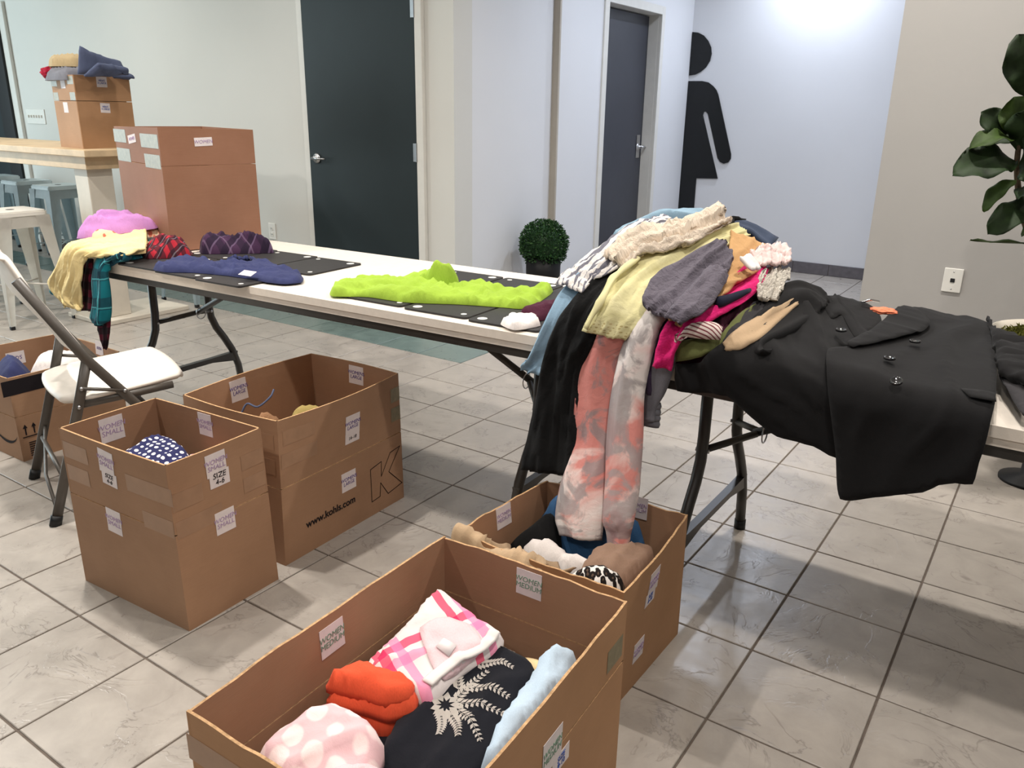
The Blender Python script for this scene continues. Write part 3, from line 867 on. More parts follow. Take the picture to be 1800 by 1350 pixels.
DATA_L = {'navy_shirt':[[-2.291,0.179],[-2.373,0.31],[-2.316,0.384],[-2.208,0.395],[-2.225,0.46],[-2.133,0.536],[-1.959,0.487],[-1.839,0.469],[-1.739,0.409],[-1.686,0.353],[-1.708,0.297],[-1.776,0.28],[-1.863,0.279],[-1.976,0.269],[-2.118,0.23],[-2.203,0.172]],'navy_neck':[[-2.21,0.381],[-2.223,0.443],[-2.155,0.511],[-2.068,0.473],[-2.078,0.396],[-2.133,0.374]],'green_shirt':[[-1.492,0.303],[-1.519,0.365],[-1.527,0.47],[-1.481,0.517],[-1.44,0.562],[-1.414,0.604],[-1.419,0.69],[-1.388,0.749],[-1.315,0.74],[-1.209,0.634],[-1.138,0.643],[-1.032,0.718],[-0.94,0.792],[-0.901,0.72],[-0.85,0.508],[-0.928,0.469],[-1.042,0.425],[-1.197,0.342],[-1.344,0.324],[-1.441,0.264]],'green_hood':[[-1.305,0.527],[-1.267,0.514],[-1.218,0.534],[-1.197,0.567],[-1.193,0.605],[-1.202,0.622],[-1.247,0.592]],'maroon_sleeve':[[-0.792,0.375],[-0.805,0.433],[-0.8,0.517],[-0.763,0.556],[-0.723,0.46],[-0.743,0.384]],'white_sleeve':[[-0.805,0.301],[-0.803,0.37],[-0.753,0.399],[-0.704,0.353],[-0.734,0.269]],'purple_plaid':[[-2.551,0.536],[-2.56,0.572],[-2.528,0.625],[-2.434,0.682],[-2.373,0.727],[-2.318,0.728],[-2.293,0.699],[-2.365,0.622],[-2.437,0.549],[-2.493,0.508]],'red_plaid':[[-2.601,0.338],[-2.621,0.419],[-2.561,0.496],[-2.492,0.487],[-2.427,0.432],[-2.446,0.358],[-2.513,0.289]],'teal_shirt':[[-2.755,0.281],[-2.814,0.419],[-2.774,0.541],[-2.632,0.459],[-2.578,0.349],[-2.54,0.269],[-2.588,0.203]],'lilac_shirt':[[-2.902,0.234],[-2.943,0.278],[-2.955,0.351],[-2.916,0.445],[-2.819,0.521],[-2.757,0.516],[-2.711,0.472],[-2.742,0.38],[-2.786,0.317],[-2.847,0.241]],'print_shirt':[[-2.916,0.279],[-2.967,0.424],[-2.993,0.623],[-2.842,0.585],[-2.716,0.495],[-2.748,0.379],[-2.795,0.257]],'yellow_top':[[-2.706,0.045],[-2.852,0.166],[-2.877,0.281],[-2.867,0.454],[-2.749,0.463],[-2.566,0.323],[-2.569,0.241],[-2.641,0.144],[-2.634,0.105]],'plaid_folded':[[-0.468,-0.628],[-0.478,-0.507],[-0.481,-0.379],[-0.344,-0.402],[-0.283,-0.412],[-0.28,-0.451],[-0.309,-0.538],[-0.314,-0.623],[-0.368,-0.631]],'orange_shirt':[[-0.478,-0.71],[-0.472,-0.653],[-0.439,-0.627],[-0.361,-0.606],[-0.336,-0.612],[-0.327,-0.639],[-0.356,-0.674],[-0.4,-0.685]],'pink_dotted':[[-0.465,-0.881],[-0.453,-0.793],[-0.426,-0.739],[-0.372,-0.725],[-0.307,-0.736],[-0.289,-0.761],[-0.28,-0.809],[-0.34,-0.898]],'pink_pale':[[-0.331,-0.874],[-0.336,-0.838],[-0.326,-0.81],[-0.255,-0.781],[-0.215,-0.8],[-0.268,-0.87]],'black_embroidered':[[-0.294,-0.796],[-0.35,-0.665],[-0.325,-0.586],[-0.35,-0.486],[-0.296,-0.41],[-0.216,-0.398],[-0.173,-0.445],[-0.155,-0.555],[-0.139,-0.663],[-0.179,-0.761]],'light_jeans':[[-0.126,-0.705],[-0.148,-0.634],[-0.161,-0.531],[-0.178,-0.399],[-0.124,-0.369],[-0.1,-0.457],[-0.096,-0.55],[-0.071,-0.689]],'cream_item':[[-0.292,-0.374],[-0.226,-0.35],[-0.198,-0.382],[-0.211,-0.413]],'blue_jacket':[[-0.575,0.155],[-0.55,0.222],[-0.42,0.232],[-0.28,0.225],[-0.26,0.17],[-0.36,0.15],[-0.47,0.145]],'white_trim':[[-0.55,0.03],[-0.5,0.085],[-0.4,0.065],[-0.3,0.075],[-0.29,0.04],[-0.38,0.012],[-0.48,0.0]],'taupe_sparkle':[[-0.345,-0.02],[-0.35,0.08],[-0.28,0.19],[-0.215,0.17],[-0.205,0.05],[-0.23,-0.03]],'black_filler':[[-0.58,0.0],[-0.58,0.2],[-0.5,0.22],[-0.48,0.06]],'leopard':[[-0.328,-0.13],[-0.299,-0.065],[-0.265,-0.033],[-0.204,-0.043],[-0.203,-0.07],[-0.246,-0.128],[-0.293,-0.148]],'tan_jacket':[[-0.611,-0.156],[-0.588,-0.117],[-0.521,-0.08],[-0.472,-0.089],[-0.388,-0.082],[-0.391,-0.114],[-0.481,-0.149],[-0.572,-0.183]],'dotted_folded':[[-1.565,-0.428],[-1.555,-0.301],[-1.436,-0.302],[-1.346,-0.351],[-1.389,-0.435],[-1.486,-0.454]],'pink_check':[[-1.464,-0.332],[-1.455,-0.272],[-1.411,-0.208],[-1.337,-0.258],[-1.367,-0.348]],'olive_bundle':[[-1.552,0.138],[-1.567,0.17],[-1.525,0.228],[-1.462,0.245],[-1.431,0.2],[-1.504,0.118]],'white_print':[[-1.536,0.11],[-1.512,0.128],[-1.467,0.162],[-1.461,0.166]],'brown_knit':[[-1.608,0.033],[-1.614,0.074],[-1.581,0.105],[-1.513,0.104],[-1.495,0.063],[-1.56,0.014]],'navy_bundle':[[-2.889,-0.243],[-3.008,-0.139],[-2.968,-0.045],[-2.878,-0.025],[-2.762,-0.085],[-2.774,-0.194]],'white_bundle':[[-2.921,-0.038],[-3.053,0.057],[-3.002,0.153],[-2.863,0.225],[-2.749,0.193],[-2.767,0.041]]}

# ================================================================== THE ROOM
T = 0.31
BACK_Y = 2.5
HALL_X = -2.71
HALL_X2 = -2.66
FAR_Y = 5.865
OPEN_X = -0.286

floor = struct(box('floor', -10.0, 4.2, -3.2, 6.0, -0.06, -0.0035, M_grout))
# individual stone tiles
tile_bm = bmesh.new()
add_box(tile_bm, -T / 2 + .0028, T / 2 - .0028, -T / 2 + .0028, T / 2 - .0028, -0.012, 0.0, 0.0016, 1)
tile_me = bpy.data.meshes.new('tile')
bmesh.ops.recalc_face_normals(tile_bm, faces=tile_bm.faces)
tile_bm.to_mesh(tile_me)
tile_bm.free()
tile_me_t = tile_me.copy()
tile_me.materials.append(M_tile)
tile_me_t.materials.append(M_tile_teal)


def cam_px(p):
    d = cam.matrix_world.inverted() @ Vector(p)
    if d.z > -0.05:
        return None
    f = 1426.33
    return (900 + f * d.x / -d.z, 675 - f * d.y / -d.z)


def teal(i, j):
    return (j == 6 and i <= -8) or (i == -8 and 6 <= j <= 8)


tiles = []
for i in range(-30, 12):
    for j in range(-9, 19):
        cx, cy = (i + .5) * T, (j + .5) * T
        if cy > 2.6 and not (HALL_X - .2 < cx < OPEN_X + .1):
            continue
        q = [cam_px((cx + a * T / 2, cy + b * T / 2, 0)) for a, b in ((-1, -1), (1, -1), (1, 1), (-1, 1))]
        if any(v is None for v in q):
            tiles.append((0, i, j))
            continue
        ar = abs(sum(q[k][0] * q[(k + 1) % 4][1] - q[(k + 1) % 4][0] * q[k][1] for k in range(4))) / 2
        mx = sum(v[0] for v in q) / 4
        my = sum(v[1] for v in q) / 4
        vis = -60 < mx < 1860 and -60 < my < 1420
        tiles.append((ar if vis else 0, i, j))
tiles.sort(reverse=True)
rest_v, rest_f, rest_m = [], [], []
for n_, (ar, i, j) in enumerate(tiles):
    cx, cy = (i + .5) * T, (j + .5) * T
    if n_ < 300 and ar > 0:
        o = bpy.data.objects.new('tile', tile_me_t if teal(i, j) else tile_me)
        COL.objects.link(o)
        o.location = (cx, cy, random.uniform(-0.0004, 0.0004))
        o.parent = floor
    else:
        b0 = len(rest_v)
        for v in tile_me.vertices:
            rest_v.append((v.co.x + cx, v.co.y + cy, v.co.z))
        for p in tile_me.polygons:
            rest_f.append([b0 + k for k in p.vertices])
            rest_m.append(1 if teal(i, j) else 0)
me = bpy.data.meshes.new('distant_tiles')
me.from_pydata(rest_v, [], rest_f)
me.materials.append(M_tile)
me.materials.append(M_tile_teal)
me.polygons.foreach_set('material_index', rest_m)
o = link('distant_tiles', me, None, floor)
o['kind'] = 'stuff'

struct(box('ceiling', -10.0, 4.2, -3.2, 6.1, CEIL_Z, CEIL_Z + .1, M_ceil))
struct(box('wall_back', -10.0, HALL_X, BACK_Y, BACK_Y + .18, -.01, CEIL_Z, M_wall))
struct(box('wall_hall_left', HALL_X - .16, HALL_X, BACK_Y + .18, 3.6, -.01, CEIL_Z, M_wall_hall))
# hall wall steps forward here; its end-face beige imitates warm lobby light
struct(box('wall_hall_step', HALL_X - .16, HALL_X2 - .0, 3.6, 3.62, -.01, CEIL_Z, M_strip))
D2A, D2B, D2T = 4.27, 5.20, 2.12
w = struct(box('wall_hall_inner', HALL_X2 - .16, HALL_X2, 3.62, D2A, -.01, CEIL_Z, M_wall_hall))
struct(box('wall_hall_corner', HALL_X2 - .16, HALL_X2, D2B, FAR_Y + .1, -.01, CEIL_Z, M_wall_hall))
struct(box('wall_hall_lintel', HALL_X2 - .16, HALL_X2, D2A, D2B, D2T, CEIL_Z, M_wall_hall))
struct(box('wall_far', HALL_X2, OPEN_X + .2, FAR_Y, FAR_Y + .15, -.01, CEIL_Z, M_wall_hall))
struct(box('wall_right', OPEN_X, 4.2, BACK_Y, BACK_Y + .18, -.01, CEIL_Z, M_wall_right))
struct(box('wall_hall_right', OPEN_X, OPEN_X + .18, BACK_Y + .18, FAR_Y, -.01, CEIL_Z, M_wall_hall))
# dark tile baseboard along the far hall wall, tile by tile
bb = struct(box('baseboard_far', HALL_X2, OPEN_X, FAR_Y - .008, FAR_Y, 0, .098, M_grout))
for k in range(8):
    x0 = -0.30 - .31 * (k + 1) + .015
    if x0 < HALL_X2:
        break
    box('baseboard_tile', x0 + .002, x0 + .308, FAR_Y - .014, FAR_Y - .002, .002, .1, M_base_tile, bb, .0015, 1)
bb = struct(box('baseboard_back', -10.0, -4.08, BACK_Y - .008, BACK_Y, 0, .095, M_grout))
for k in range(6):
    x0 = -4.09 - .31 * (k + 1)
    box('baseboard_tile', x0 + .002, x0 + .308, BACK_Y - .014, BACK_Y - .002, .002, .098, M_base_tile, bb, .0015, 1)


def lever(parent, cx, cy, cz, d, out, sgn):
    """round rose with a lever handle; d = axis along the door, out = outward normal"""
    d, out = Vector(d), Vector(out)
    c = Vector((cx, cy, cz))
    bm = bmesh.new()
    rot = Vector((0, 0, 1)).rotation_difference(out).to_matrix()
    prof = [(0, 0.0), (.034, 0.0), (.034, .008), (.026, .014), (.012, .016), (.011, .045), (0, .045)]
    add_lathe(bm, prof, 24)
    for v in bm.verts:
        v.co = c + rot @ v.co
    h = bm_obj('door_handle', bm, M_chrome, parent, True)
    p0 = c + out * .042
    tube('lever', [p0 - d * sgn * .012, p0 + d * sgn * .05, p0 + d * sgn * .085 + out * -.004, p0 + d * sgn * .105 + out * -.012], [.010, .009, .008, .006], M_chrome, h, 10, (1, .8))
    return h


def hinge(parent, x0, x1, y, z):
    bm = bmesh.new()
    add_box(bm, x0, x1, y - .004, y, z - .055, z + .055, .001, 1)
    add_tube(bm, [(x1, y - .006, z - .056), (x1, y - .006, z + .056)], .007, 10)
    bm_obj('hinge', bm, M_chrome, parent)


# dark door in the back wall
dx0, dx1, dz1 = -3.965, -2.99, 2.14
d1 = struct(box('door_1', dx0, dx1, BACK_Y - .022, BACK_Y + .01, .008, dz1, M_door, None, .002, 1))
lever(d1, dx0 + .075, BACK_Y - .022, 1.0, (1, 0, 0), (0, -1, 0), 1)
for z in (.32, 1.07, 1.90):
    hinge(d1, dx1 - .028, dx1 + .004, BACK_Y - .022, z)
bm = bmesh.new()
add_box(bm, dx1 + .004, dx1 + .06, BACK_Y - .03, BACK_Y, 0, dz1 + .06, .003, 1)
add_box(bm, dx0 - .06, dx0 - .004, BACK_Y - .012, BACK_Y, 0, dz1 + .06, .003, 1)
add_box(bm, dx0 - .06, dx1 + .06, BACK_Y - .03, BACK_Y, dz1 + .004, dz1 + .06, .003, 1)
bm_obj('door_frame', bm, M_frame, d1)
# hall door, set back in its opening
d2 = struct(box('door_2', HALL_X2 - .15, HALL_X2 - .105, D2A + .01, D2B - .01, .008, D2T - .03, M_door2, None, .002, 1))
h = lever(d2, HALL_X2 - .105, D2B - .085, 1.05, (0, -1, 0), (1, 0, 0), -1)
box('lock_plate', HALL_X2 - .105, HALL_X2 - .098, D2B - .115, D2B - .055, .96, 1.15, M_chrome, d2, .003, 2)
bm = bmesh.new()
for (a, b) in ((D2A - .06, D2A + .008), (D2B - .008, D2B + .05)):
    add_box(bm, HALL_X2 - .02, HALL_X2 + .014, a, b, 0, D2T + .03, .003, 1)
add_box(bm, HALL_X2 - .02, HALL_X2 + .0135, D2A - .06, D2B + .05, D2T - .02, D2T + .045, .003, 1)
add_box(bm, HALL_X2 - .155, HALL_X2 - .018, D2B - .01, D2B - .001, 0, D2T, .001, 1)
add_box(bm, HALL_X2 - .155, HALL_X2 - .018, D2A + .001, D2A + .01, 0, D2T, .001, 1)
add_box(bm, HALL_X2 - .155, HALL_X2 - .018, D2A + .01, D2B - .01, D2T - .02, D2T - .002, .001, 1)
bm_obj('door_frame', bm, M_frame, d2)
# dark framed door at the far left end of the back wall
d3 = struct(box('door_3', -9.15, -8.20, BACK_Y - .02, BACK_Y + .01, .01, 2.1, M_door, None, .002, 1))
bm = bmesh.new()
add_box(bm, -8.20, -7.98, BACK_Y - .05, BACK_Y, 0, 2.16, .004, 1)
add_box(bm, -9.3, -9.15, BACK_Y - .05, BACK_Y, 0, 2.16, .004, 1)
bm_obj('door_frame', bm, M_black, d3)
bm = bmesh.new()
add_box(bm, -7.98, -7.88, BACK_Y - .03, BACK_Y, 0, 2.2, .004, 1)
bm_obj('door_trim', bm, M_frame, d3)

# restroom figure (right half of a woman symbol) cut from black sheet, beside the hall corner
fig = thing('restroom_figure', 'large black half-woman restroom symbol mounted on the white hall wall', 'sign', (-2.5, FAR_Y, 0))
for nm, pts in (('figure_head', [[-2.655,2.022],[-2.602,2.015],[-2.548,1.99],[-2.5,1.943],[-2.47,1.89],[-2.46,1.838],[-2.469,1.779],[-2.501,1.727],[-2.55,1.688],[-2.6,1.666],[-2.653,1.659]]), ('figure_body', [[-2.656,1.612],[-2.527,1.611],[-2.466,1.599],[-2.419,1.568],[-2.386,1.535],[-2.364,1.495],[-2.194,0.991],[-2.192,0.95],[-2.213,0.918],[-2.253,0.904],[-2.29,0.918],[-2.316,0.951],[-2.445,1.33],[-2.465,1.351],[-2.486,1.348],[-2.492,1.321],[-2.298,0.77],[-2.505,0.762],[-2.5,0.142],[-2.669,0.125]])):
    bm = bmesh.new()
    add_prism(bm, [(p[0] + 2.5, p[1]) for p in pts], -.012, -.001)
    bm_obj(nm, bm, M_black, fig)


def wall_plate(name, label, x, y, z, w, h, kind):
    t = thing(name, label, 'wall plate', (x, y, z))
    box('plate', -w / 2, w / 2, -.008, -.0005, -h / 2, h / 2, M_plate, t, .003, 2)
    if kind == 'jack':
        box('jack', -.009, .009, -.011, -.006, -.008, .009, M_dark, t, .001, 1)
        for s in (-1, 1):
            bm = bmesh.new()
            add_lathe(bm, [(0, 0), (.0035, 0), (.003, .002), (0, .0025)], 10)
            for v in bm.verts:
                v.co = Vector((v.co.x, -.007 - v.co.z, v.co.y + s * h * .36))
            bm_obj('screw', bm, M_chrome, t, True)
    elif kind == 'outlet':
        for s in (-1, 1):
            ob = box('socket', -.017, .017, -.0105, -.006, s * .022 - .014, s * .022 + .014, M_plate, t, .004, 2)
            for q in (-.006, .006):
                box('slot', q - .0012, q + .0012, -.0112, -.0095, s * .022 - .005, s * .022 + .006, M_dark, ob)
    else:
        for q in range(6):
            xx = (q - 2.5) * .046
            box('toggle', xx - .005, xx + .005, -.020, -.006, -.010, .014, M_plate, t, .002, 1)
    return t


wall_plate('jack_plate', 'white wall plate with a small jack beside the leafy plant', .085, BACK_Y, .645, .076, .106, 'jack')
wall_plate('wall_outlet', 'white outlet on the wall left of the dark door', -4.44, BACK_Y, .45, .076, .12, 'outlet')
wall_plate('switch_plate', 'wide white light switch plate on the wall behind the bar', -7.64, BACK_Y, 1.215, .33, .13, 'switch')


# ================================================================== FOLDING TABLES
def make_table(name, label, loc, rotz):
    t = thing(name, label, 'table', loc, rotz, 'white folding tables end to end')
    L2, W2 = 1.22, .38
    # top slab with rounded corners and a stepped rim
    def slab(bm, l, w_, r, z0, z1):
        pts = []
        for (sx, sy, a0) in ((1, 1, 0), (-1, 1, 90), (-1, -1, 180), (1, -1, 270)):
            for k in range(6):
                a = R_(a0 + 18 * k)
                pts.append((sx * (l - r) + r * math.cos(a), sy * (w_ - r) + r * math.sin(a)))
        add_prism(bm, pts, z0, z1, 'z')
    bm = bmesh.new()
    slab(bm, L2, W2, .05, .716, .741)
    bmesh.ops.bevel(bm, geom=[e for e in bm.edges if all(v.co.z > .74 for v in e.verts)], offset=.006, segments=2, affect='EDGES')
    slab(bm, L2 - .004, W2 - .004, .05, .697, .7165)
    bm_obj('tabletop', bm, M_ttop, t)
    for s in (-1, 1):
        box('side_rail', -L2 + .16, L2 - .16, s * (W2 - .03) - .012, s * (W2 - .03) + .012, .668, .698, M_steel, t, .003, 1)
    for e in (-1, 1):
        lx = e * 0.96
        for s in (-1, 1):
            pts = [(lx, s * .138, .695), (lx, s * .138, .47), (lx, s * .145, .40), (lx, s * .168, .345), (lx, s * .205, .29), (lx, s * .245, .22), (lx, s * .272, .14), (lx, s * .288, .02)]
            lg = tube('leg', pts, .0165, M_steel, t, 12)
            tube('foot_cap', [(lx, s * .2875, .032), (lx, s * .289, .0)], .019, M_black, lg, 12)
        bm = bmesh.new()
        add_prism(bm, [(-.255, .165), (-.12, .185), (.12, .185), (.255, .165), (.268, .21), (.12, .207), (-.12, .207), (-.268, .21)], lx - .012, lx + .012, 'x')
        bm_obj('crossbar', bm, M_steel, t)
        box('leg_bracket', lx - .015, lx + .015, -.16, .16, .668, .697, M_steel, t, .003, 1)
        hub = Vector((lx - e * .127, 0, .465))
        bm = bmesh.new()
        for s in (-1, 1):
            add_tube(bm, [(lx, s * .138, .43), tuple(hub + Vector((e * .02, s * .012, 0)))], .0105, 8)
        add_tube(bm, [tuple(hub + Vector((e * .03, 0, -.004))), tuple(hub - Vector((e * .40, 0, -.215)))], .0125, 8)
        br = bm_obj('brace', bm, M_steel, t, True)
        ring = []
        for k in range(17):
            a = 2 * math.pi * k / 16
            ring.append((hub.x, hub.y + .024 * math.cos(a), hub.z + .026 * math.sin(a)))
        tube('lock_ring', ring, .0022, M_chrome, br, 6)
        for s in (-1, 1):
            tube('rivet', [(lx + e * .015, s * .138, .43), (lx + e * .0195, s * .138, .43)], .006, M_chrome, t, 8)
            tube('rivet', [(lx - e * .015, s * .138, .43), (lx - e * .0195, s * .138, .43)], .006, M_chrome, t, 8)
    return t


ANG = math.atan(0.0424)
cR = (-0.515 + 1.22, YF + .38, 0)
table_r = make_table('folding_table', 'white folding table under the clothes pile and the black coat', cR, 0)
fr = Vector((-0.53, .2757, 0))
cl = fr + Matrix.Rotation(ANG, 3, 'Z') @ Vector((-1.22, .38, 0))
table_l = dup(table_r, cl, ANG, 'white folding table carrying the black boards and the lime shirt')

# ------------------------------------------------------------------ black boards on the left table
Rz = Matrix.Rotation(ANG, 3, 'Z')


def make_board(w, d):
    t = thing('black_board', 'x', 'board')
    bm = bmesh.new()
    pts = []
    r = .014
    for (sx, sy, a0) in ((1, 1, 0), (-1, 1, 90), (-1, -1, 180), (1, -1, 270)):
        for k in range(4):
            a = R_(a0 + 30 * k)
            pts.append((sx * (w / 2 - r) + r * math.cos(a), sy * (d / 2 - r) + r * math.sin(a)))
    add_prism(bm, pts, 0, .006, 'z')
    bm_obj('panel', bm, M_board, t)
    for sx in (-1, 1):
        for sy in (-1, 1):
            bm = bmesh.new()
            rr = .015 if sx * sy > 0 else .009
            add_lathe(bm, [(0, .0066), (rr, .0066), (rr, .0055)], 18, sx * (w / 2 - .032), sy * (d / 2 - .034))
            bm_obj('white_dot', bm, M_plate, t)
    return t


bspec = [(-2.405, .318, 'black board at the left front corner of the table, under the navy shirt hem', 0),
         (-2.165, .318, 'black board in the front row, half covered by the navy shirt', 0),
         (-1.925, .318, 'black board in the front row below the white tag of the navy shirt', 0),
         (-2.395, .612, 'black board in the back row beside the purple plaid bundle', 0),
         (-2.150, .612, 'middle black board of the back row behind the navy shirt', 0),
         (-1.905, .612, 'right black board of the back row near the bare table top', 0),
         (-1.305, .44, 'black board under the lime shirt, nearest its left sleeve', 0),
         (-1.055, .44, 'black board in front of the lime shirt between two white gaps', 0),
         (-0.808, .44, 'black board partly under the white sleeve beside the pile', 0),
         (-1.31, .735, 'black board behind the bunched collar of the lime shirt', 0),
         (-1.06, .745, 'black board behind the lime shirt, second from the clothes pile', 0),
         (-0.815, .755, 'black board behind the lime shirt, closest to the clothes pile', 0)]
bproto = make_board(.236, .285)
for k, (x, y, lb, _) in enumerate(bspec):
    o = bproto if k == 0 else dup(bproto)
    o.location = (x, y, .7415)
    o.rotation_euler = (0, 0, ANG + random.uniform(-.015, .015))
    o['label'] = lb
    o['group'] = 'black boards on the left table'


# ================================================================== CARTONS
def carton(name, label, S, mat, mat_in, crease=None, bow=(0, 0, 0, 0), labels=(), tapes=(), cat_='box', group='open cardboard boxes', notch=None, torn=0.0):
    base = [Vector((p[0], p[1])) for p in S['base']]
    top = [Vector((p[0], p[1])) for p in S['top']]
    z0, h = S['z0'], S['h']
    hz = S.get('hz', [h] * 4)
    org = Vector((sum(b.x for b in base) / 4, sum(b.y for b in base) / 4, z0))
    t = thing(name, label, cat_, tuple(org), 0, group)
    TH = .005

    def wp(k, u, z, off=0.0):
        """point on wall k: u along, z up, off outwards"""
        i, j = k, (k + 1) % 4
        f = z / h
        p = base[i].lerp(top[i], f)
        q = base[j].lerp(top[j], f)
        e = (q - p).normalized()
        n = Vector((e.y, -e.x))
        c = p.lerp(q, u)
        fl = max(0, f - .35) / .65
        b = bow[k] * math.sin(math.pi * min(1, max(0, u))) * fl * fl
        c = c + n * (b + off)
        return Vector((c.x, c.y, z0 + z)) - org

    def sheet(nm, k, za, zb, off, m, parent):
        nu, nv = 14, 6
        V, F = [], []
        for side in (0, 1):
            for iv in range(nv + 1):
                for iu in range(nu + 1):
                    u = iu / nu
                    zt = zb if zb < h - .001 else hz[k] + (hz[(k + 1) % 4] - hz[k]) * u
                    if torn and zb >= h - .001:
                        zt += torn * noise.noise(Vector((u * 9, k * 3.3, 1.7)))
                    z = za + (zt - za) * iv / nv
                    V.append(tuple(wp(k, u, z, off - TH * side)))
        W1 = nu + 1
        S1 = W1 * (nv + 1)
        for iv in range(nv):
            for iu in range(nu):
                a = iv * W1 + iu
                F.append((a, a + 1, a + W1 + 1, a + W1))
                F.append((S1 + a, S1 + a + W1, S1 + a + W1 + 1, S1 + a + 1))
        for iu in range(nu):
            a = iu
            F.append((a + 1, a, S1 + a, S1 + a + 1))
            a = nv * W1 + iu
            F.append((a, a + 1, S1 + a + 1, S1 + a))
        for iv in range(nv):
            a = iv * W1
            F.append((a, a + W1, S1 + a + W1, S1 + a))
            a = iv * W1 + nu
            F.append((a + W1, a, S1 + a, S1 + a + W1))
        me = bpy.data.meshes.new(nm)
        me.from_pydata(V, [], F)
        me.materials.append(m)
        me.materials.append(M_card_edge)
        me.materials.append(mat_in)
        nf = nu * nv * 2
        mi = []
        for q in range(len(F)):
            if q < nf:
                mi.append(0 if q % 2 == 0 else 2)
            elif q < nf + nu * 2:
                mi.append(1)
            else:
                mi.append(0)
        me.polygons.foreach_set('material_index', mi)
        return link(nm, me, None, parent)

    for k in range(4):
        if crease:
            sheet('side_panel', k, 0.0, crease - .0015, 0, mat, t)
            sheet('raised_flap', k, crease + .0015, h, -.0003, mat, t)
        else:
            sheet('side_panel', k, 0.0, h, 0, mat, t)
    bm = bmesh.new()
    vs_ = [bm.verts.new(Vector((b.x, b.y, z0 + .004)) - org) for b in base]
    bm.faces.new(vs_)
    bmesh.ops.solidify(bm, geom=bm.faces[:], thickness=.004)
    bm_obj('bottom_panel', bm, mat_in, t)

    def patch(nm, k, u, z, w_, h_, side, m, parent, rot=0.0, lift=.0007):
        i, j = k, (k + 1) % 4
        wl = (wp(k, 1, z) - wp(k, 0, z)).length
        V, F = [], []
        n1 = 6
        offs = (lift, 0.0001) if side == 'out' else (-TH - .0006 - lift, -TH - .0005)
        for of in offs:
            for iv in range(2):
                for iu in range(n1 + 1):
                    a = (iu / n1 - .5) * w_
                    b = (iv - .5) * h_
                    a2 = a * math.cos(rot) - b * math.sin(rot)
                    b2 = a * math.sin(rot) + b * math.cos(rot)
                    V.append(tuple(wp(k, u + a2 / wl, z + b2, of)))
        W1 = n1 + 1
        S1 = W1 * 2
        for iu in range(n1):
            F.append((iu, iu + 1, iu + W1 + 1, iu + W1))
            F.append((S1 + iu, S1 + iu + W1, S1 + iu + W1 + 1, S1 + iu + 1))
            F.append((iu, S1 + iu, S1 + iu + 1, iu + 1))
            F.append((W1 + iu, W1 + iu + 1, S1 + W1 + iu + 1, S1 + W1 + iu))
        me = bpy.data.meshes.new(nm)
        me.from_pydata(V, [], F)
        return link(nm, me, m, parent)

    def frame(k, u, z, side):
        c = wp(k, u, z, .0012 if side == 'out' else -TH - .0018)
        ex = wp(k, u + .02, z) - wp(k, u - .02, z)
        ex.normalize()
        ez = wp(k, u, z + .01) - wp(k, u, z - .01)
        ez.normalize()
        if side == 'in':
            ex = -ex
        n = ex.cross(ez)
        n.normalize()
        M = Matrix((ex, ez, n)).transposed().to_4x4()
        M.translation = c
        return M

    for (k, u, z, side, w_, h_, txt, size, ink, rot) in labels:
        lb = patch('paper_label', k, u, z, w_, h_, side, M_paper, t, rot)
        if txt:
            M = frame(k, u, z, side) @ Matrix.Rotation(rot if side == 'out' else -rot, 4, 'Z')
            text_obj('handwriting', txt, size, ink, lb, M, 0.10, 0.12)
    for (k, u, z, w_, h_, m) in tapes:
        patch('tape_strip', k, u, z, w_, h_, 'out', m, t, 0, .0004)
    t_frame = frame
    return t, wp, frame, patch


BX = {'A':{'base':[[-1.705,-0.516],[-1.246,-0.49],[-1.256,-0.183],[-1.715,-0.209]],'top':[[-1.654,-0.541],[-1.209,-0.519],[-1.226,-0.222],[-1.666,-0.248]],'z0':0,'h':0.5},'B':{'base':[[-1.706,-0.142],[-1.296,-0.122],[-1.318,0.439],[-1.728,0.419]],'top':[[-1.703,-0.136],[-1.29,-0.115],[-1.32,0.431],[-1.734,0.417]],'z0':0,'h':0.47},'C':{'base':[[-3.138,0.598],[-2.6,0.464],[-2.503,0.851],[-3.041,0.985]],'top':[[-3.138,0.598],[-2.6,0.464],[-2.503,0.851],[-3.041,0.985]],'z0':0.745,'h':0.489,'hz':[0.488,0.495,0.486,0.488]},'D':{'base':[[-0.6,-0.13],[-0.19,-0.135],[-0.185,0.262],[-0.59,0.245]],'top':[[-0.615,-0.146],[-0.16,-0.145],[-0.19,0.268],[-0.59,0.228]],'z0':0,'h':0.35},'E':{'base':[[-0.521,-0.948],[-0.058,-0.939],[-0.094,-0.27],[-0.545,-0.279]],'top':[[-0.521,-0.948],[-0.058,-0.939],[-0.094,-0.27],[-0.545,-0.279]],'z0':0,'h':0.42},'F':{'base':[[-3.19,-0.21],[-2.71,-0.204],[-2.715,0.235],[-3.19,0.235]],'top':[[-3.2,-0.22],[-2.7,-0.212],[-2.71,0.24],[-3.19,0.24]],'z0':0,'h':0.345},'G':{'base':[[-4.88,1.255],[-4.527,1.204],[-4.6,1.6],[-4.953,1.651]],'top':[[-4.88,1.255],[-4.527,1.204],[-4.6,1.6],[-4.953,1.651]],'z0':1.07,'h':0.42}}
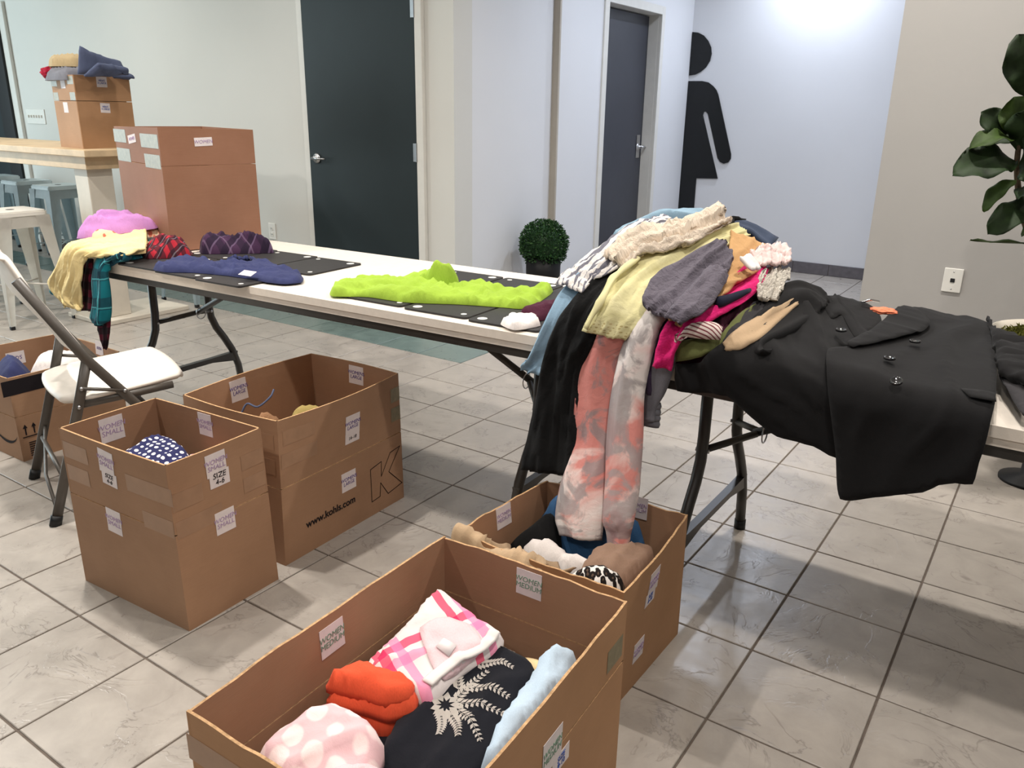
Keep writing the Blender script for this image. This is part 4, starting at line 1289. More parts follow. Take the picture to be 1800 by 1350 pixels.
LAB = {'A':[(3,0.514,0.449),(2,0.509,0.46),(0,0.452,0.448),(0,0.458,0.398),(0,0.427,0.263),(1,0.471,0.451),(1,0.492,0.407),(1,0.498,0.275)],'B':[(3,0.599,0.421),(2,0.48,0.425),(1,0.55,0.365),(1,0.549,0.32),(1,0.512,0.173)],'C':[(0,0.427,0.442),(1,0.447,0.439)],'D':[(3,0.517,0.318),(2,0.343,0.336),(1,0.448,0.28),(1,0.425,0.238),(1,0.354,0.106)],'E':[(3,0.529,0.366),(2,0.496,0.38),(1,0.556,0.295),(1,0.607,0.248)],'F':[(3,0.432,0.276),(2,0.321,0.332)],'G':[(1,0.477,0.386),(1,0.484,0.236),(0,0.535,0.375),(0,0.497,0.236)]}


def lb(bk, i, w_, h_, txt, size, ink, rot=0.0):
    k, u, z = LAB[bk][i]
    side = 'in' if k in (2, 3) else 'out'
    return (k, u, z, side, w_, h_, txt, size, ink, rot)


WS = 'WOMEN\nSMALL'
boxA, wpA, frA, pA = carton(
    'cardboard_box', 'tall square cardboard box labelled WOMEN SMALL holding a navy polka dot garment', BX['A'], M_card, M_card_in, .30, (.004, .004, .002, .002),
    [lb('A', 0, .072, .075, WS, .022, M_ink_pink), lb('A', 1, .056, .07, WS, .018, M_ink_pink),
     lb('A', 2, .062, .07, WS, .019, M_ink_pink, -.1), lb('A', 3, .062, .04, 'SIZE\n4-6', .018, M_ink_black, -.08), lb('A', 4, .062, .075, WS, .019, M_ink_pink, -.05),
     lb('A', 5, .062, .066, WS, .019, M_ink_pink, .02), lb('A', 6, .062, .046, 'SIZE\n4-6', .022, M_ink_black, .0), lb('A', 7, .062, .068, WS, .019, M_ink_pink, .0)],
    [(0, .14, .44, .11, .048, M_tape), (0, .13, .37, .10, .048, M_tape), (0, .82, .41, .18, .05, M_tape), (0, .86, .315, .12, .05, M_tape),
     (1, .16, .39, .09, .05, M_tape), (1, .86, .42, .075, .045, M_tape), (1, .86, .35, .075, .045, M_tape), (1, .25, .31, .14, .05, M_tape)])
WL = 'WOMENS\nLARGE'
boxB, wpB, frB, pB = carton(
    'cardboard_box', 'long cardboard box printed www.kohls.com and a big K, labelled WOMENS LARGE', BX['B'], M_card, M_card_in, .255, (.012, .022, .012, .022),
    [lb('B', 0, .07, .072, WL, .018, M_ink_purple, .0), lb('B', 1, .068, .066, WL, .018, M_ink_purple),
     lb('B', 2, .066, .07, WL, .017, M_ink_purple), lb('B', 3, .066, .034, '16-18', .016, M_ink_black), lb('B', 4, .066, .066, WL, .017, M_ink_purple)],
    [(1, .14, .41, .12, .045, M_tape), (1, .14, .34, .14, .045, M_tape), (0, .86, .40, .08, .048, M_tape), (0, .86, .32, .08, .048, M_tape),
     (1, .955, .40, .05, .05, M_tape_clear), (1, .955, .33, .05, .05, M_tape_clear)])
M = frB(1, .36, .098, 'out')
text_obj('printed_web_address', 'www.kohls.com', .034, M_ink_black, boxB, M, 0, 0, offset=.0006)
# outlined letter K print
kp = [(.69, .048), (.77, .048), (.785, .085), (.845, .048), (.99, .075), (.885, .125), (.965, .215), (.865, .205), (.80, .145), (.79, .195), (.705, .195)]


def outline_print(wp, k, pts, wid, parent, nm='printed_letter'):
    bm = bmesh.new()
    P = [wp(k, p[0], p[1], .001) for p in pts]
    n = len(P)
    for i in range(n):
        a, b = P[i], P[(i + 1) % n]
        e = (b - a).normalized()
        nn = (wp(k, .5, .1, .01) - wp(k, .5, .1, 0)).normalized()
        s = e.cross(nn) * wid
        q = [a - e * wid + s, b + e * wid + s, b + e * wid - s, a - e * wid - s]
        f = bm.faces.new([bm.verts.new(v) for v in q])
    bmesh.ops.solidify(bm, geom=bm.faces[:], thickness=.0003)
    return bm_obj(nm, bm, M_ink_black, parent)


outline_print(wpB, 1, [(.70, .052), (.70, .172), (.80, .182), (.795, .128), (.885, .198), (1.0 - .02, .205), (.865, .13), (.985, .062), (.85, .05), (.785, .105), (.775, .056)], .0013, boxB)

boxC, wpC, frC, pC = carton(
    'cardboard_box', 'large brown cardboard box standing on the table in front of the bar', BX['C'], M_card_r, M_card_r, .345, (.004, .003, .003, .003),
    [lb('C', 0, .10, .034, 'WOMEN', .02, M_ink_pink, .12), lb('C', 1, .075, .034, 'WOMEN', .02, M_ink_pink, .04)],
    [(0, .13, .45, .17, .055, M_tape_clear), (0, .80, .44, .2, .055, M_tape_clear), (0, .17, .37, .18, .055, M_tape_clear), (0, .82, .36, .18, .055, M_tape_clear)])
WM = 'WOMEN\nMEDIUM'
boxD, wpD, frD, pD = carton(
    'cardboard_box', 'cardboard box under the hanging tie-dye sweatpants, full of folded clothes', BX['D'], M_card_e, M_card_in, None, (.006, .008, .01, .006),
    [lb('D', 0, .06, .06, WM, .015, M_ink_pink), lb('D', 1, .06, .06, WM, .015, M_ink_pink), lb('D', 2, .058, .062, WM, .015, M_ink_pink, .0),
     lb('D', 3, .056, .034, 'SIZE\n8-10', .014, M_ink_blue), lb('D', 4, .055, .055, WM, .014, M_ink_pink, .0)], [], torn=.006)
boxE, wpE, frE, pE = carton(
    'cardboard_box', 'big open cardboard box in the foreground labelled WOMEN MEDIUM, with torn edges', BX['E'], M_card_e, M_card_in, .285, (.0, .004, .004, .006),
    [lb('E', 0, .062, .062, WM, .017, M_ink_green, -.02), lb('E', 1, .062, .06, WM, .017, M_ink_green, .0), lb('E', 2, .068, .07, WM, .017, M_ink_green, .0), lb('E', 3, .062, .036, 'SIZE\n8-10', .015, M_ink_blue, .0)],
    [(0, .2, .35, .2, .05, M_tape), (1, .93, .33, .07, .05, M_tape_clear)], torn=.005)
boxF, wpF, frF, pF = carton(
    'cardboard_box', 'low printed cardboard box behind the white folding chair', BX['F'], M_card, M_card_in, .185, (.004, .004, .006, .006),
    [lb('F', 0, .075, .055, 'KIDS', .024, M_ink_purple), lb('F', 1, .06, .06, 'KIDS', .018, M_ink_purple)],
    [(1, .5, .305, .5, .06, M_ink_black)])
# printed arrows, bar code and a smile mark on the low box
bm = bmesh.new()
for s in (-.016, .016):
    M = frF(1, .10, .125, 'out')
    add_prism(bm, [(s - .0025, -.02), (s + .0025, -.02), (s + .0025, .008), (s + .009, .008), (s, .024), (s - .009, .008), (s - .0025, .008)], 0, .0004, 'z')
add_prism(bm, [(-.03, -.03), (.03, -.03), (.03, -.026), (-.03, -.026)], 0, .0004, 'z')
bm.transform(M)
bm_obj('printed_arrows', bm, M_ink_black, boxF)
bm = bmesh.new()
for q in range(7):
    add_prism(bm, [(-.03, -.03 + q * .009), (.03, -.03 + q * .009), (.03, -.026 + q * .009), (-.03, -.026 + q * .009)], 0, .0004, 'z')
bm.transform(frF(1, .14, .045, 'out'))
bm_obj('printed_bar_code', bm, M_ink_black, boxF)
arc = []
for q in range(13):
    a = R_(200 + q * 11)
    arc.append((.10 * math.cos(a), .06 + .085 * math.sin(a)))
bm = bmesh.new()
inner = [(p[0], p[1] + .012 * math.sin(math.pi * q / 12)) for q, p in enumerate(arc)]
add_prism(bm, arc + inner[::-1], 0, .0004, 'z')
bm.transform(frF(0, .80, .085, 'out'))
bm_obj('printed_smile', bm, M_ink_black, boxF)
boxG, wpG, frG, pG = carton(
    'cardboard_box', 'cardboard box on the bar counter heaped with denim', BX['G'], M_card_e, M_card_in, .275, (.004, .004, .004, .004),
    [lb('G', 0, .075, .06, "MEN'S\nX LARGE", .016, M_ink_blue), lb('G', 1, .07, .056, "MEN'S\nX LARGE", .015, M_ink_blue, -.03), lb('G', 2, .07, .06, '', .02, M_ink_blue), lb('G', 3, .07, .06, '', .02, M_ink_blue)],
    [(0, .86, .39, .09, .045, M_tape_clear), (0, .87, .30, .08, .045, M_tape_clear), (0, .12, .38, .1, .045, M_tape_clear), (0, .13, .30, .08, .045, M_tape_clear)])


# ================================================================== FOLDING CHAIR
ch = thing('folding_chair', 'white plastic folding chair with grey metal frame beside the boxes', 'chair', (-2.3125, -.3235, 0), math.atan2(.948, .317) - math.pi / 2)
# local frame: x = across, y = forward


def shell(name, P, thick, mat, parent):
    P = [[Vector(q) for q in row] for row in P]
    V, F, UV = [], [], []
    nr, nc = len(P), len(P[0])
    n1, n2 = 22, 22
    for i in range(n1 + 1):
        row = [cat([P[r][c] for r in range(nr)], i / n1 * (nr - 1)) for c in range(nc)]
        for j in range(n2 + 1):
            V.append(cat(row, j / n2 * (nc - 1)))
            UV.append((j / n2, i / n1))
    for i in range(n1):
        for j in range(n2):
            a = i * (n2 + 1) + j
            F.append((a, a + 1, a + n2 + 2, a + n2 + 1))
    return sheet_mesh(name, V, UV, F, thick, mat, parent)


seat = shell('seat', [[(-.17, .075, .418), (-.06, .06, .425), (.06, .06, .425), (.17, .075, .418)],
                      [(-.215, .15, .424), (-.07, .15, .428), (.07, .15, .428), (.215, .15, .424)],
                      [(-.215, .33, .438), (-.07, .33, .44), (.07, .33, .44), (.215, .33, .438)],
                      [(-.205, .44, .447), (-.07, .452, .45), (.07, .452, .45), (.205, .44, .447)],
                      [(-.18, .47, .432), (-.06, .482, .432), (.06, .482, .432), (.18, .47, .432)]], .028, M_chairp, ch)
back = shell('backrest', [[(-.20, .155, .555), (-.07, .135, .545), (.07, .135, .545), (.20, .155, .555)],
                          [(-.222, .115, .63), (-.07, .09, .63), (.07, .09, .63), (.222, .115, .63)],
                          [(-.224, .04, .76), (-.07, .01, .76), (.07, .01, .76), (.224, .04, .76)],
                          [(-.19, -.005, .862), (-.06, -.025, .872), (.06, -.025, .872), (.19, -.005, .862)],
                          [(-.17, -.018, .868), (-.06, -.038, .878), (.06, -.038, .878), (.17, -.018, .868)]], .022, M_chairp, ch)
for s in (-1, 1):
    x = s * .226
    tube('long_leg', [(x, .01, .82), (x, .162, .549), (x, .286, .378), (x, .545, .012)], .0165, M_chairf, ch, 10, (.62, 1))
    tube('rear_leg', [(s * .222, .0, .012), (s * .222, .075, .25), (s * .222, .128, .42), (s * .222, .165, .545)], .0165, M_chairf, ch, 10, (.62, 1))
    tube('seat_rail', [(s * .215, .11, .395), (s * .215, .30, .404), (s * .21, .42, .41)], .013, M_chairf, ch, 8, (.7, 1))
    tube('link_bar', [(s * .232, .135, .455), (s * .232, .262, .425)], .006, M_chairf, ch, 8)
    for (yy, zz) in ((.135, .455), (.262, .425), (.30, .36), (.12, .395)):
        tube('rivet', [(s * .23, yy, zz), (s * .24, yy, zz)], .006, M_chrome, ch, 8)
    tube('foot_cap', [(s * .222, -.004, 0), (s * .222, .006, .035)], .019, M_black, ch, 10, (.68, 1))
    tube('foot_cap', [(x, .555, 0), (x, .53, .035)], .019, M_black, ch, 10, (.68, 1))
tube('rear_stretcher', [(-.215, .045, .16), (.215, .045, .16)], .008, M_chairf, ch, 8)
tube('front_stretcher', [(-.22, .40, .215), (.22, .40, .215)], .008, M_chairf, ch, 8)
tube('diagonal_brace', [(-.215, .06, .20), (-.05, .02, .075), (.215, .01, .05)], .006, M_chairf, ch, 8)

# ================================================================== BAR COUNTER AND STOOLS
bar = thing('bar_table', 'long wooden bar table with pale end leg behind the folding table', 'table', (-6.2, 1.42, 0))
box('counter', -1.9, 1.83, -.30, .30, 1.03, 1.07, M_wood, bar, .004, 2)
box('apron', -1.85, 1.76, -.265, .265, .955, 1.03, M_wood, bar, .002, 1)
for x in (1.55, -1.8):
    box('end_leg', x, x + .15, -.23, -.07, .03, .955, M_leg_wood, bar, .004, 1)
    box('base_plate', x - .21, x + .23, -.30, .30, .0, .03, M_leg_wood, bar, .004, 1)


def make_stool(mat):
    t = thing('metal_stool', 'x', 'stool')
    H, sw, fw = .70, .155, .205
    bm = bmesh.new()
    pts = []
    for (sx, sy, a0) in ((1, 1, 0), (-1, 1, 90), (-1, -1, 180), (1, -1, 270)):
        for k in range(5):
            a = R_(a0 + 22.5 * k)
            pts.append((sx * (sw - .035) + .035 * math.cos(a), sy * (sw - .035) + .035 * math.sin(a)))
    add_prism(bm, pts, H - .03, H, 'z')
    bmesh.ops.bevel(bm, geom=[e for e in bm.edges if all(v.co.z > H - .001 for v in e.verts)], offset=.008, segments=2, affect='EDGES')
    bm_obj('seat', bm, mat, t)
    bm = bmesh.new()
    add_lathe(bm, [(0, H + .0006), (.024, H + .0006), (.024, H - .002)], 16)
    bm_obj('seat_hole', bm, M_dark, t)
    # folded sheet skirt under the seat, open arch on each side
    for q in range(4):
        bm = bmesh.new()
        z1, z0_ = H - .03, H - .10
        f = (H - z0_) / H
        e0, e1 = sw - .004, sw - .004 + (fw - sw) * f
        a = [(-e0, e0, z1), (e0, e0, z1), (e1, e1, z0_), (-e1, e1, z0_)]
        vs_ = [bm.verts.new(v) for v in a]
        bm.faces.new(vs_)
        bmesh.ops.solidify(bm, geom=bm.faces[:], thickness=.004)
        bm.transform(Matrix.Rotation(q * math.pi / 2, 4, 'Z'))
        bm_obj('skirt', bm, mat, t)
    for sx in (-1, 1):
        for sy in (-1, 1):
            bm = bmesh.new()
            # angle-section leg: two tapering flanges
            for ax in (0, 1):
                def P(z, wd):
                    e = sw + (fw - sw) * (H - z) / H
                    return (sx * (e - (wd if ax == 0 else 0)), sy * (e - (wd if ax == 1 else 0)), z)
                a = [P(H - .03, 0), P(H - .03, .085), P(.02, .028), P(.02, 0)]
                bm.faces.new([bm.verts.new(v) for v in a])
            bmesh.ops.solidify(bm, geom=bm.faces[:], thickness=.004)
            lg = bm_obj('leg', bm, mat, t)
            e = fw - .012
            box('foot', sx * e - .013, sx * e + .013, sy * e - .013, sy * e + .013, 0, .022, M_dark, lg, .003, 1)
    zz = .22
    e = sw + (fw - sw) * (H - zz) / H - .012
    for (a, b) in (((-e, -e), (e, e)), ((-e, e), (e, -e))):
        tube('cross_brace', [(a[0], a[1], zz), (0, 0, zz + .02), (b[0], b[1], zz)], .006, mat, t, 6)
    return t


st_w = make_stool(M_stool)
st_b = make_stool(M_stool_b)
for k, (x, y, lbl) in enumerate([(-4.98, .93, 'white metal stool nearest the folding chair, in front of the bar'), (-5.66, .93, 'white metal stool second from the folding chair, in front of the bar')]):
    o = st_w if k == 0 else dup(st_w)
    o.location = (x, y, 0)
    o['label'] = lbl
    o['group'] = 'metal stools at the bar'
for k, (x, y, lbl) in enumerate([(-4.62, 1.98, 'pale metal stool whose legs show under the folding table, behind the bar'),
                                 (-6.46, 2.0, 'pale blue metal stool beside the bar leg, nearest of the back row'),
                                 (-7.08, 2.05, 'pale blue metal stool in the middle of the back row at the bar'),
                                 (-7.75, 2.1, 'pale blue metal stool at the far left of the back row')]):
    o = st_b if k == 0 else dup(st_b)
    o.location = (x, y, 0)
    o['label'] = lbl
    o['group'] = 'metal stools at the bar'

# ================================================================== PLANTS
pl = thing('boxwood_planter', 'round green boxwood ball in a black pot on thin legs', 'potted plant', (-2.49, 3.2, 0))
bm = bmesh.new()
add_lathe(bm, [(0, .235), (.112, .235), (.118, .245), (.121, .38), (.113, .38), (.112, .36), (0, .36)], 28)
bm_obj('pot', bm, M_pot_b, pl, True)
for k in range(4):
    a = R_(45 + 90 * k)
    tube('stand_leg', [(.10 * math.cos(a), .10 * math.sin(a), .24), (.115 * math.cos(a), .115 * math.sin(a), 0)], .006, M_pot_b, pl, 6)
rr = random.Random(5)
bm = bmesh.new()
bmesh.ops.create_icosphere(bm, subdivisions=3, radius=.125)
for v in bm.verts:
    v.co += Vector((0, 0, .47))
bm_obj('leaf_core', bm, M_box_leaf, pl, True)
V1, F1, MI = [], [], []
for k in range(5200):
    z = rr.uniform(-1, 1)
    a = rr.uniform(0, 2 * math.pi)
    rad = .165 * (rr.uniform(.62, 1) ** .5) * (1 + .06 * noise.noise(Vector((math.cos(a) * 3, math.sin(a) * 3, z * 3))))
    s = math.sqrt(1 - z * z)
    d = Vector((s * math.cos(a), s * math.sin(a), z))
    c = d * rad + Vector((0, 0, .465))
    if c.z < .345:
        continue
    t1 = (d + Vector((rr.uniform(-.8, .8), rr.uniform(-.8, .8), rr.uniform(-.6, .9)))).normalized()
    t2 = t1.cross(Vector((rr.uniform(-1, 1), rr.uniform(-1, 1), rr.uniform(-1, 1)))).normalized()
    ln, wd = rr.uniform(.014, .022), rr.uniform(.0045, .007)
    b0 = len(V1)
    V1 += [tuple(c), tuple(c + t1 * ln * .5 + t2 * wd), tuple(c + t1 * ln), tuple(c + t1 * ln * .5 - t2 * wd)]
    F1.append((b0, b0 + 1, b0 + 2, b0 + 3))
    MI.append(0 if rr.random() < .7 else 1)
me = bpy.data.meshes.new('foliage')
me.from_pydata(V1, [], F1)
me.materials.append(M_box_leaf)
me.materials.append(M_box_leaf2)
me.polygons.foreach_set('material_index', MI)
o = link('foliage', me, None, pl)
o['kind'] = 'stuff'

fg = thing('fiddle_leaf_fig', 'large-leaved green plant in a white pot against the beige wall', 'potted plant', (.52, 1.96, 0))
bm = bmesh.new()
add_lathe(bm, [(0, .2), (.07, .2), (.13, .235), (.205, .44), (.222, .575), (.226, .585), (.216, .588), (.208, .565), (.19, .54), (0, .535)], 40)
bm_obj('pot', bm, M_pot, fg, True)
bm = bmesh.new()
add_lathe(bm, [(0, 0), (.10, 0), (.10, .012), (.03, .03), (.026, .19), (.07, .205), (0, .205)], 24)
bm_obj('pot_stand', bm, M_pot_b, fg, True)
mv, mf = [], []
for k in range(900):
    r = .205 * math.sqrt(rr.random())
    a = rr.uniform(0, 6.283)
    c = Vector((r * math.cos(a), r * math.sin(a), .555 + .03 * (1 - (r / .205) ** 2) + .012 * noise.noise(Vector((r * math.cos(a) * 25, r * math.sin(a) * 25, 0)))))
    u = Vector((rr.uniform(-1, 1), rr.uniform(-1, 1), rr.uniform(.2, 1))).normalized() * .02
    w_ = u.cross(Vector((rr.uniform(-1, 1), rr.uniform(-1, 1), .2))).normalized() * .006
    b0 = len(mv)
    mv += [tuple(c - w_), tuple(c + w_), tuple(c + u)]
    mf.append((b0, b0 + 1, b0 + 2))
bmm = bmesh.new()
add_lathe(bmm, [(.206, .548), (.19, .565), (.12, .578), (0, .585)], 32)
mo = bm_obj('moss', bmm, M_moss, fg, True)
me = bpy.data.meshes.new('moss_tufts')
me.from_pydata(mv, [], mf)
o = link('moss_tufts', me, M_moss, fg)
o['kind'] = 'stuff'
F0 = Vector((.52, 1.96, 0))
trunk = [Vector((.0, .0, .54)), Vector((-.06, -.03, .75)), Vector((-.17, -.09, .95)), Vector((-.225, -.12, 1.10)), Vector((-.245, -.14, 1.25)), Vector((-.20, -.14, 1.42)), Vector((-.17, -.13, 1.58))]
tp = [cat(trunk, q / 5) for q in range(31)]
tube('trunk', [tuple(p) for p in tp], [.014 - .008 * q / 30 for q in range(31)], M_stem, fg, 8)


def leaf(b, tip, width, nrm, mat, droop=.03, seed=0.0):
    b, tip = Vector(b) - F0, Vector(tip) - F0
    ax = tip - b
    L = ax.length
    e = ax / L
    n = Vector(nrm)
    n = (n - e * n.dot(e)).normalized()
    s = e.cross(n)
    V, UV, F = [], [], []
    n1, n2 = 14, 8
    for i in range(n1 + 1):
        t_ = i / n1
        wd = width * .5 * (math.sin(math.pi * min(1, t_ ** .8 * 1.0)) ** .62 * (.62 + .5 * t_)) if 0 < t_ < 1 else 0.002
        for j in range(n2 + 1):
            q = j / n2 * 2 - 1
            wave = .07 * width * math.sin(t_ * 15 + seed + q) * q * q
            cup = -.22 * wd * (1 - abs(q)) + .1 * wd
            V.append(b + e * L * t_ + s * wd * q + n * (cup + wave + droop * math.sin(math.pi * t_)))
            UV.append((q, t_))
    for i in range(n1):
        for j in range(n2):
            a = i * (n2 + 1) + j
            F.append((a, a + 1, a + n2 + 2, a + n2 + 1))
    return sheet_mesh('leaf', V, UV, F, .0016, mat, fg)


for q, (b, tip, wd, nn, mt, dr) in enumerate([([0.235,1.82,1.273],[0.145,1.78,1.343],0.105,[0.1,-0.9,0.35],0,0.02),([0.259,1.82,1.251],[0.137,1.72,1.223],0.104,[0,-0.55,0.8],1,0.04),([0.275,1.82,1.186],[0.106,1.68,1.143],0.168,[0,-0.75,0.6],0,0.03),([0.286,1.82,1.125],[0.211,1.76,1.016],0.069,[-0.3,-0.8,0.4],1,0.03),([0.357,1.85,1.058],[0.243,1.7,0.947],0.121,[0,-0.8,0.6],0,0.02),([0.414,1.85,0.916],[0.195,1.68,0.924],0.069,[0,0.05,1],1,0.0),([0.281,1.82,1.276],[0.233,1.8,1.393],0.154,[0.1,-0.9,0.35],1,0.02),([0.274,1.82,1.226],[0.331,1.75,1.357],0.175,[0.1,-0.9,0.35],0,0.02),([0.284,1.82,1.17],[0.399,1.7,1.233],0.197,[0.1,-0.9,0.35],0,0.02),([0.3,1.83,1.098],[0.45,1.7,1.089],0.173,[0.1,-0.7,0.6],0,0.02),([0.252,1.84,1.247],[0.193,1.9,1.278],0.135,[0.1,-0.9,0.35],0,0.02),([0.338,1.85,0.963],[0.507,1.75,0.951],0.202,[0,-0.5,0.8],1,0.02),([0.295,1.83,1.394],[0.21,1.78,1.585],0.176,[0.1,-0.9,0.35],0,0.02),([0.298,1.83,1.447],[0.38,1.76,1.594],0.168,[0.1,-0.9,0.35],1,0.02),([0.294,1.83,1.535],[0.279,1.8,1.718],0.147,[0.1,-0.9,0.35],0,0.02)]):
    leaf(b, tip, wd, nn, (M_leaf, M_leaf_l)[mt], dr, q * 1.3)

# ================================================================== CLOTHES: materials
PI = math.pi
F_navy = mat_fabric('navy_cotton', rgb(50, 55, 92))
F_lime = mat_fabric('lime_cotton', rgb(150, 180, 62), .1, .25)
F_lilac = mat_fabric('lilac_cotton', rgb(196, 138, 198), .08)
F_yellow = mat_fabric('pale_yellow_cotton', rgb(238, 216, 158), .06)
F_white = mat_fabric('white_cotton', rgb(226, 218, 214), .05)
F_maroon = mat_fabric('maroon_cotton', rgb(74, 32, 50), .15)
F_black = mat_fabric('black_jersey', rgb(14, 14, 15), .15, .2)
F_coat = mat_fabric('black_wool', rgb(21, 20, 21), .08, .05, 26)
F_denim_l = mat_fabric('light_denim', rgb(138, 166, 188), .12, .15)
F_denim_crest = mat_fabric('washed_denim', rgb(132, 158, 176), .14, .2)
F_denim_pale = mat_fabric('pale_denim', rgb(178, 196, 212), .08, .12)
F_denim_d = mat_fabric('dark_denim', rgb(62, 72, 92), .18, .15)
F_slate = mat_fabric('slate_denim', rgb(86, 94, 120), .14, .15)
F_beige = mat_fabric('crinkled_beige', rgb(214, 198, 180), .1, .9, 60)
F_grey = mat_fabric('purple_grey_cotton', rgb(98, 92, 102), .12, .9, 40)
F_mustard = mat_fabric('mustard_knit', rgb(196, 154, 106), .1, .3)
F_pink = mat_fabric('hot_pink_cotton', rgb(214, 34, 112), .1, .45, 50)
F_jog = mat_fabric('grey_jogger', rgb(126, 126, 134), .12, .15)
F_purple = mat_fabric('dark_purple_jersey', rgb(66, 54, 76), .12, .1)
F_olive = mat_fabric('olive_cotton', rgb(100, 104, 62), .12, .2)
F_tan = mat_fabric('tan_cotton', rgb(178, 152, 122), .1, .15)
F_char = mat_fabric('charcoal_knit', rgb(52, 50, 52), .1, .1)
F_navyd = mat_fabric('ink_navy', rgb(32, 34, 52), .15)
F_frill = mat_fabric('cream_frill', rgb(216, 208, 196), .08, 1.0, 110)
F_rose = mat_fabric('pale_rose', rgb(226, 200, 196), .08, .4)
F_orange = mat_fabric('coral_cotton', rgb(226, 88, 56), .08, .15)
F_khaki = mat_fabric('khaki_cotton', rgb(190, 168, 130), .1, .2)
F_oliveyel = mat_fabric('khaki_yellow', rgb(170, 150, 92), .1, .25)
F_brown = mat_fabric('brown_knit_wool', rgb(150, 112, 82), .12, .5, 90)
F_blue = mat_fabric('steel_blue_nylon', rgb(48, 84, 122), .12, .12, rough=.6)
F_taupe = mat_fabric('taupe_sparkle', rgb(146, 118, 100), .12, .2)
F_blacknavy = mat_fabric('black_navy_cotton', rgb(22, 23, 30), .1, .12)
F_red = mat_fabric('red_knit', rgb(170, 30, 56), .12)
F_cream = mat_fabric('cream_cloth', rgb(222, 196, 150), .08)
F_lpink = mat_fabric('pale_pink_cotton', rgb(226, 196, 200), .05)
F_sal = mat_fabric('salmon_cotton', rgb(232, 130, 96), .05)
F_teal_p = mat_plaid('teal_plaid', rgb(22, 118, 132), [(0, .075, .45, 0, rgb(28, 52, 70), .75), (1, .085, .45, .1, rgb(28, 50, 66), .65), (0, .075, .06, .7, rgb(90, 190, 200), .7), (1, .085, .06, .75, rgb(90, 190, 200), .6)])
F_red_p = mat_plaid('red_plaid', rgb(168, 38, 52), [(0, .034, .5, 0, rgb(40, 24, 34), .85), (1, .036, .5, .1, rgb(38, 26, 36), .75), (0, .034, .08, .75, rgb(150, 140, 150), .4)])
F_dark_p = mat_plaid('maroon_plaid', rgb(96, 24, 44), [(0, .05, .5, 0, rgb(26, 14, 20), .85), (1, .055, .5, .1, rgb(24, 14, 20), .8)])
F_purp_p = mat_plaid('purple_plaid', rgb(66, 42, 68), [(0, .055, .4, 0, rgb(34, 24, 42), .75), (1, .06, .4, .2, rgb(36, 26, 44), .65), (0, .055, .1, .6, rgb(130, 110, 140), .35), (1, .06, .08, .7, rgb(140, 116, 142), .3)])
F_pink_p = mat_plaid('pink_white_plaid', rgb(222, 212, 210), [(0, .15, .13, .06, rgb(240, 130, 170), .75), (0, .15, .13, .30, rgb(214, 44, 96), .85), (1, .16, .12, .52, rgb(236, 120, 165), .75), (1, .16, .11, .72, rgb(210, 40, 90), .85)], .1, R_(22))
F_stripe = mat_plaid('red_pin_stripe', rgb(230, 214, 206), [(1, .0085, .38, 0, rgb(120, 52, 62), .95)], .1, R_(62))
F_zebra = mat_plaid('navy_stripe', rgb(222, 216, 212), [(0, .019, .36, .1, rgb(70, 72, 92), .85)], .7, R_(8))
F_dots = mat_cells('navy_polka', rgb(40, 42, 82), rgb(240, 236, 236), 52, .28, .03, 0.25)
F_pdots = mat_cells('pink_soft_dots', rgb(222, 184, 188), rgb(238, 214, 212), 22, .36, .08, .3)
F_leo = mat_cells('leopard_print', rgb(232, 226, 220), rgb(30, 24, 22), 78, .56, .05, .9, rgb(92, 74, 62))
F_check = mat_plaid('rose_check', rgb(236, 208, 206), [(0, .02, .4, 0, rgb(214, 140, 146), .6), (1, .02, .4, 0, rgb(214, 140, 146), .6)], .1)
F_print = mat_cells('cream_floral', rgb(234, 206, 172), rgb(206, 112, 92), 46, .30, .12, 1.0)


def mat_tiedye():
    k = NT('tie_dye')
    uv = k.coord('UV')
    sp = k.sep(uv)
    n1 = k.noise(k.mapping(uv, (1.0, .8, 1)), 7.0, 4, .55, .9)
    n2 = k.noise(k.mapping(uv, (1, .9, 1), loc=(3.1, 1.7, 0)), 9, 5, .6, 1.2)
    n3 = k.noise(k.mapping(uv, (2.0, .6, 1), loc=(7.1, 2.7, 0)), 5, 3, .5, .6)
    # dyed zones: pink at the thigh and round the shin, greys in between
    z1 = k.ramp(k.math('MULTIPLY', sp[1], .9), [(.0, (.62,) * 3), (.34, (.66,) * 3), (.52, (.5,) * 3), (.60, (.42,) * 3), (.72, (.52,) * 3), (.85, (.55,) * 3)])
    p = k.math('ADD', k.math('MULTIPLY', n1, .75), k.math('MULTIPLY', z1, .6))
    c = k.ramp(p, [(.60, rgb(226, 218, 214)), (.67, rgb(222, 190, 184)), (.73, rgb(208, 136, 128)), (.9, rgb(202, 126, 120))])
    m = k.ramp(k.math('ADD', k.math('MULTIPLY', n2, .8), k.math('MULTIPLY', sp[1], .12)), [(.455, (0, 0, 0, 1)), (.52, (1, 1, 1, 1))])
    c = k.mix(k.math('MULTIPLY', m, .8), c, k.ramp(n3, [(.4, rgb(112, 106, 110)), (.6, rgb(160, 152, 152))]))
    k.base(c)
    fabric_finish(k, crinkle=.15)
    return k.m


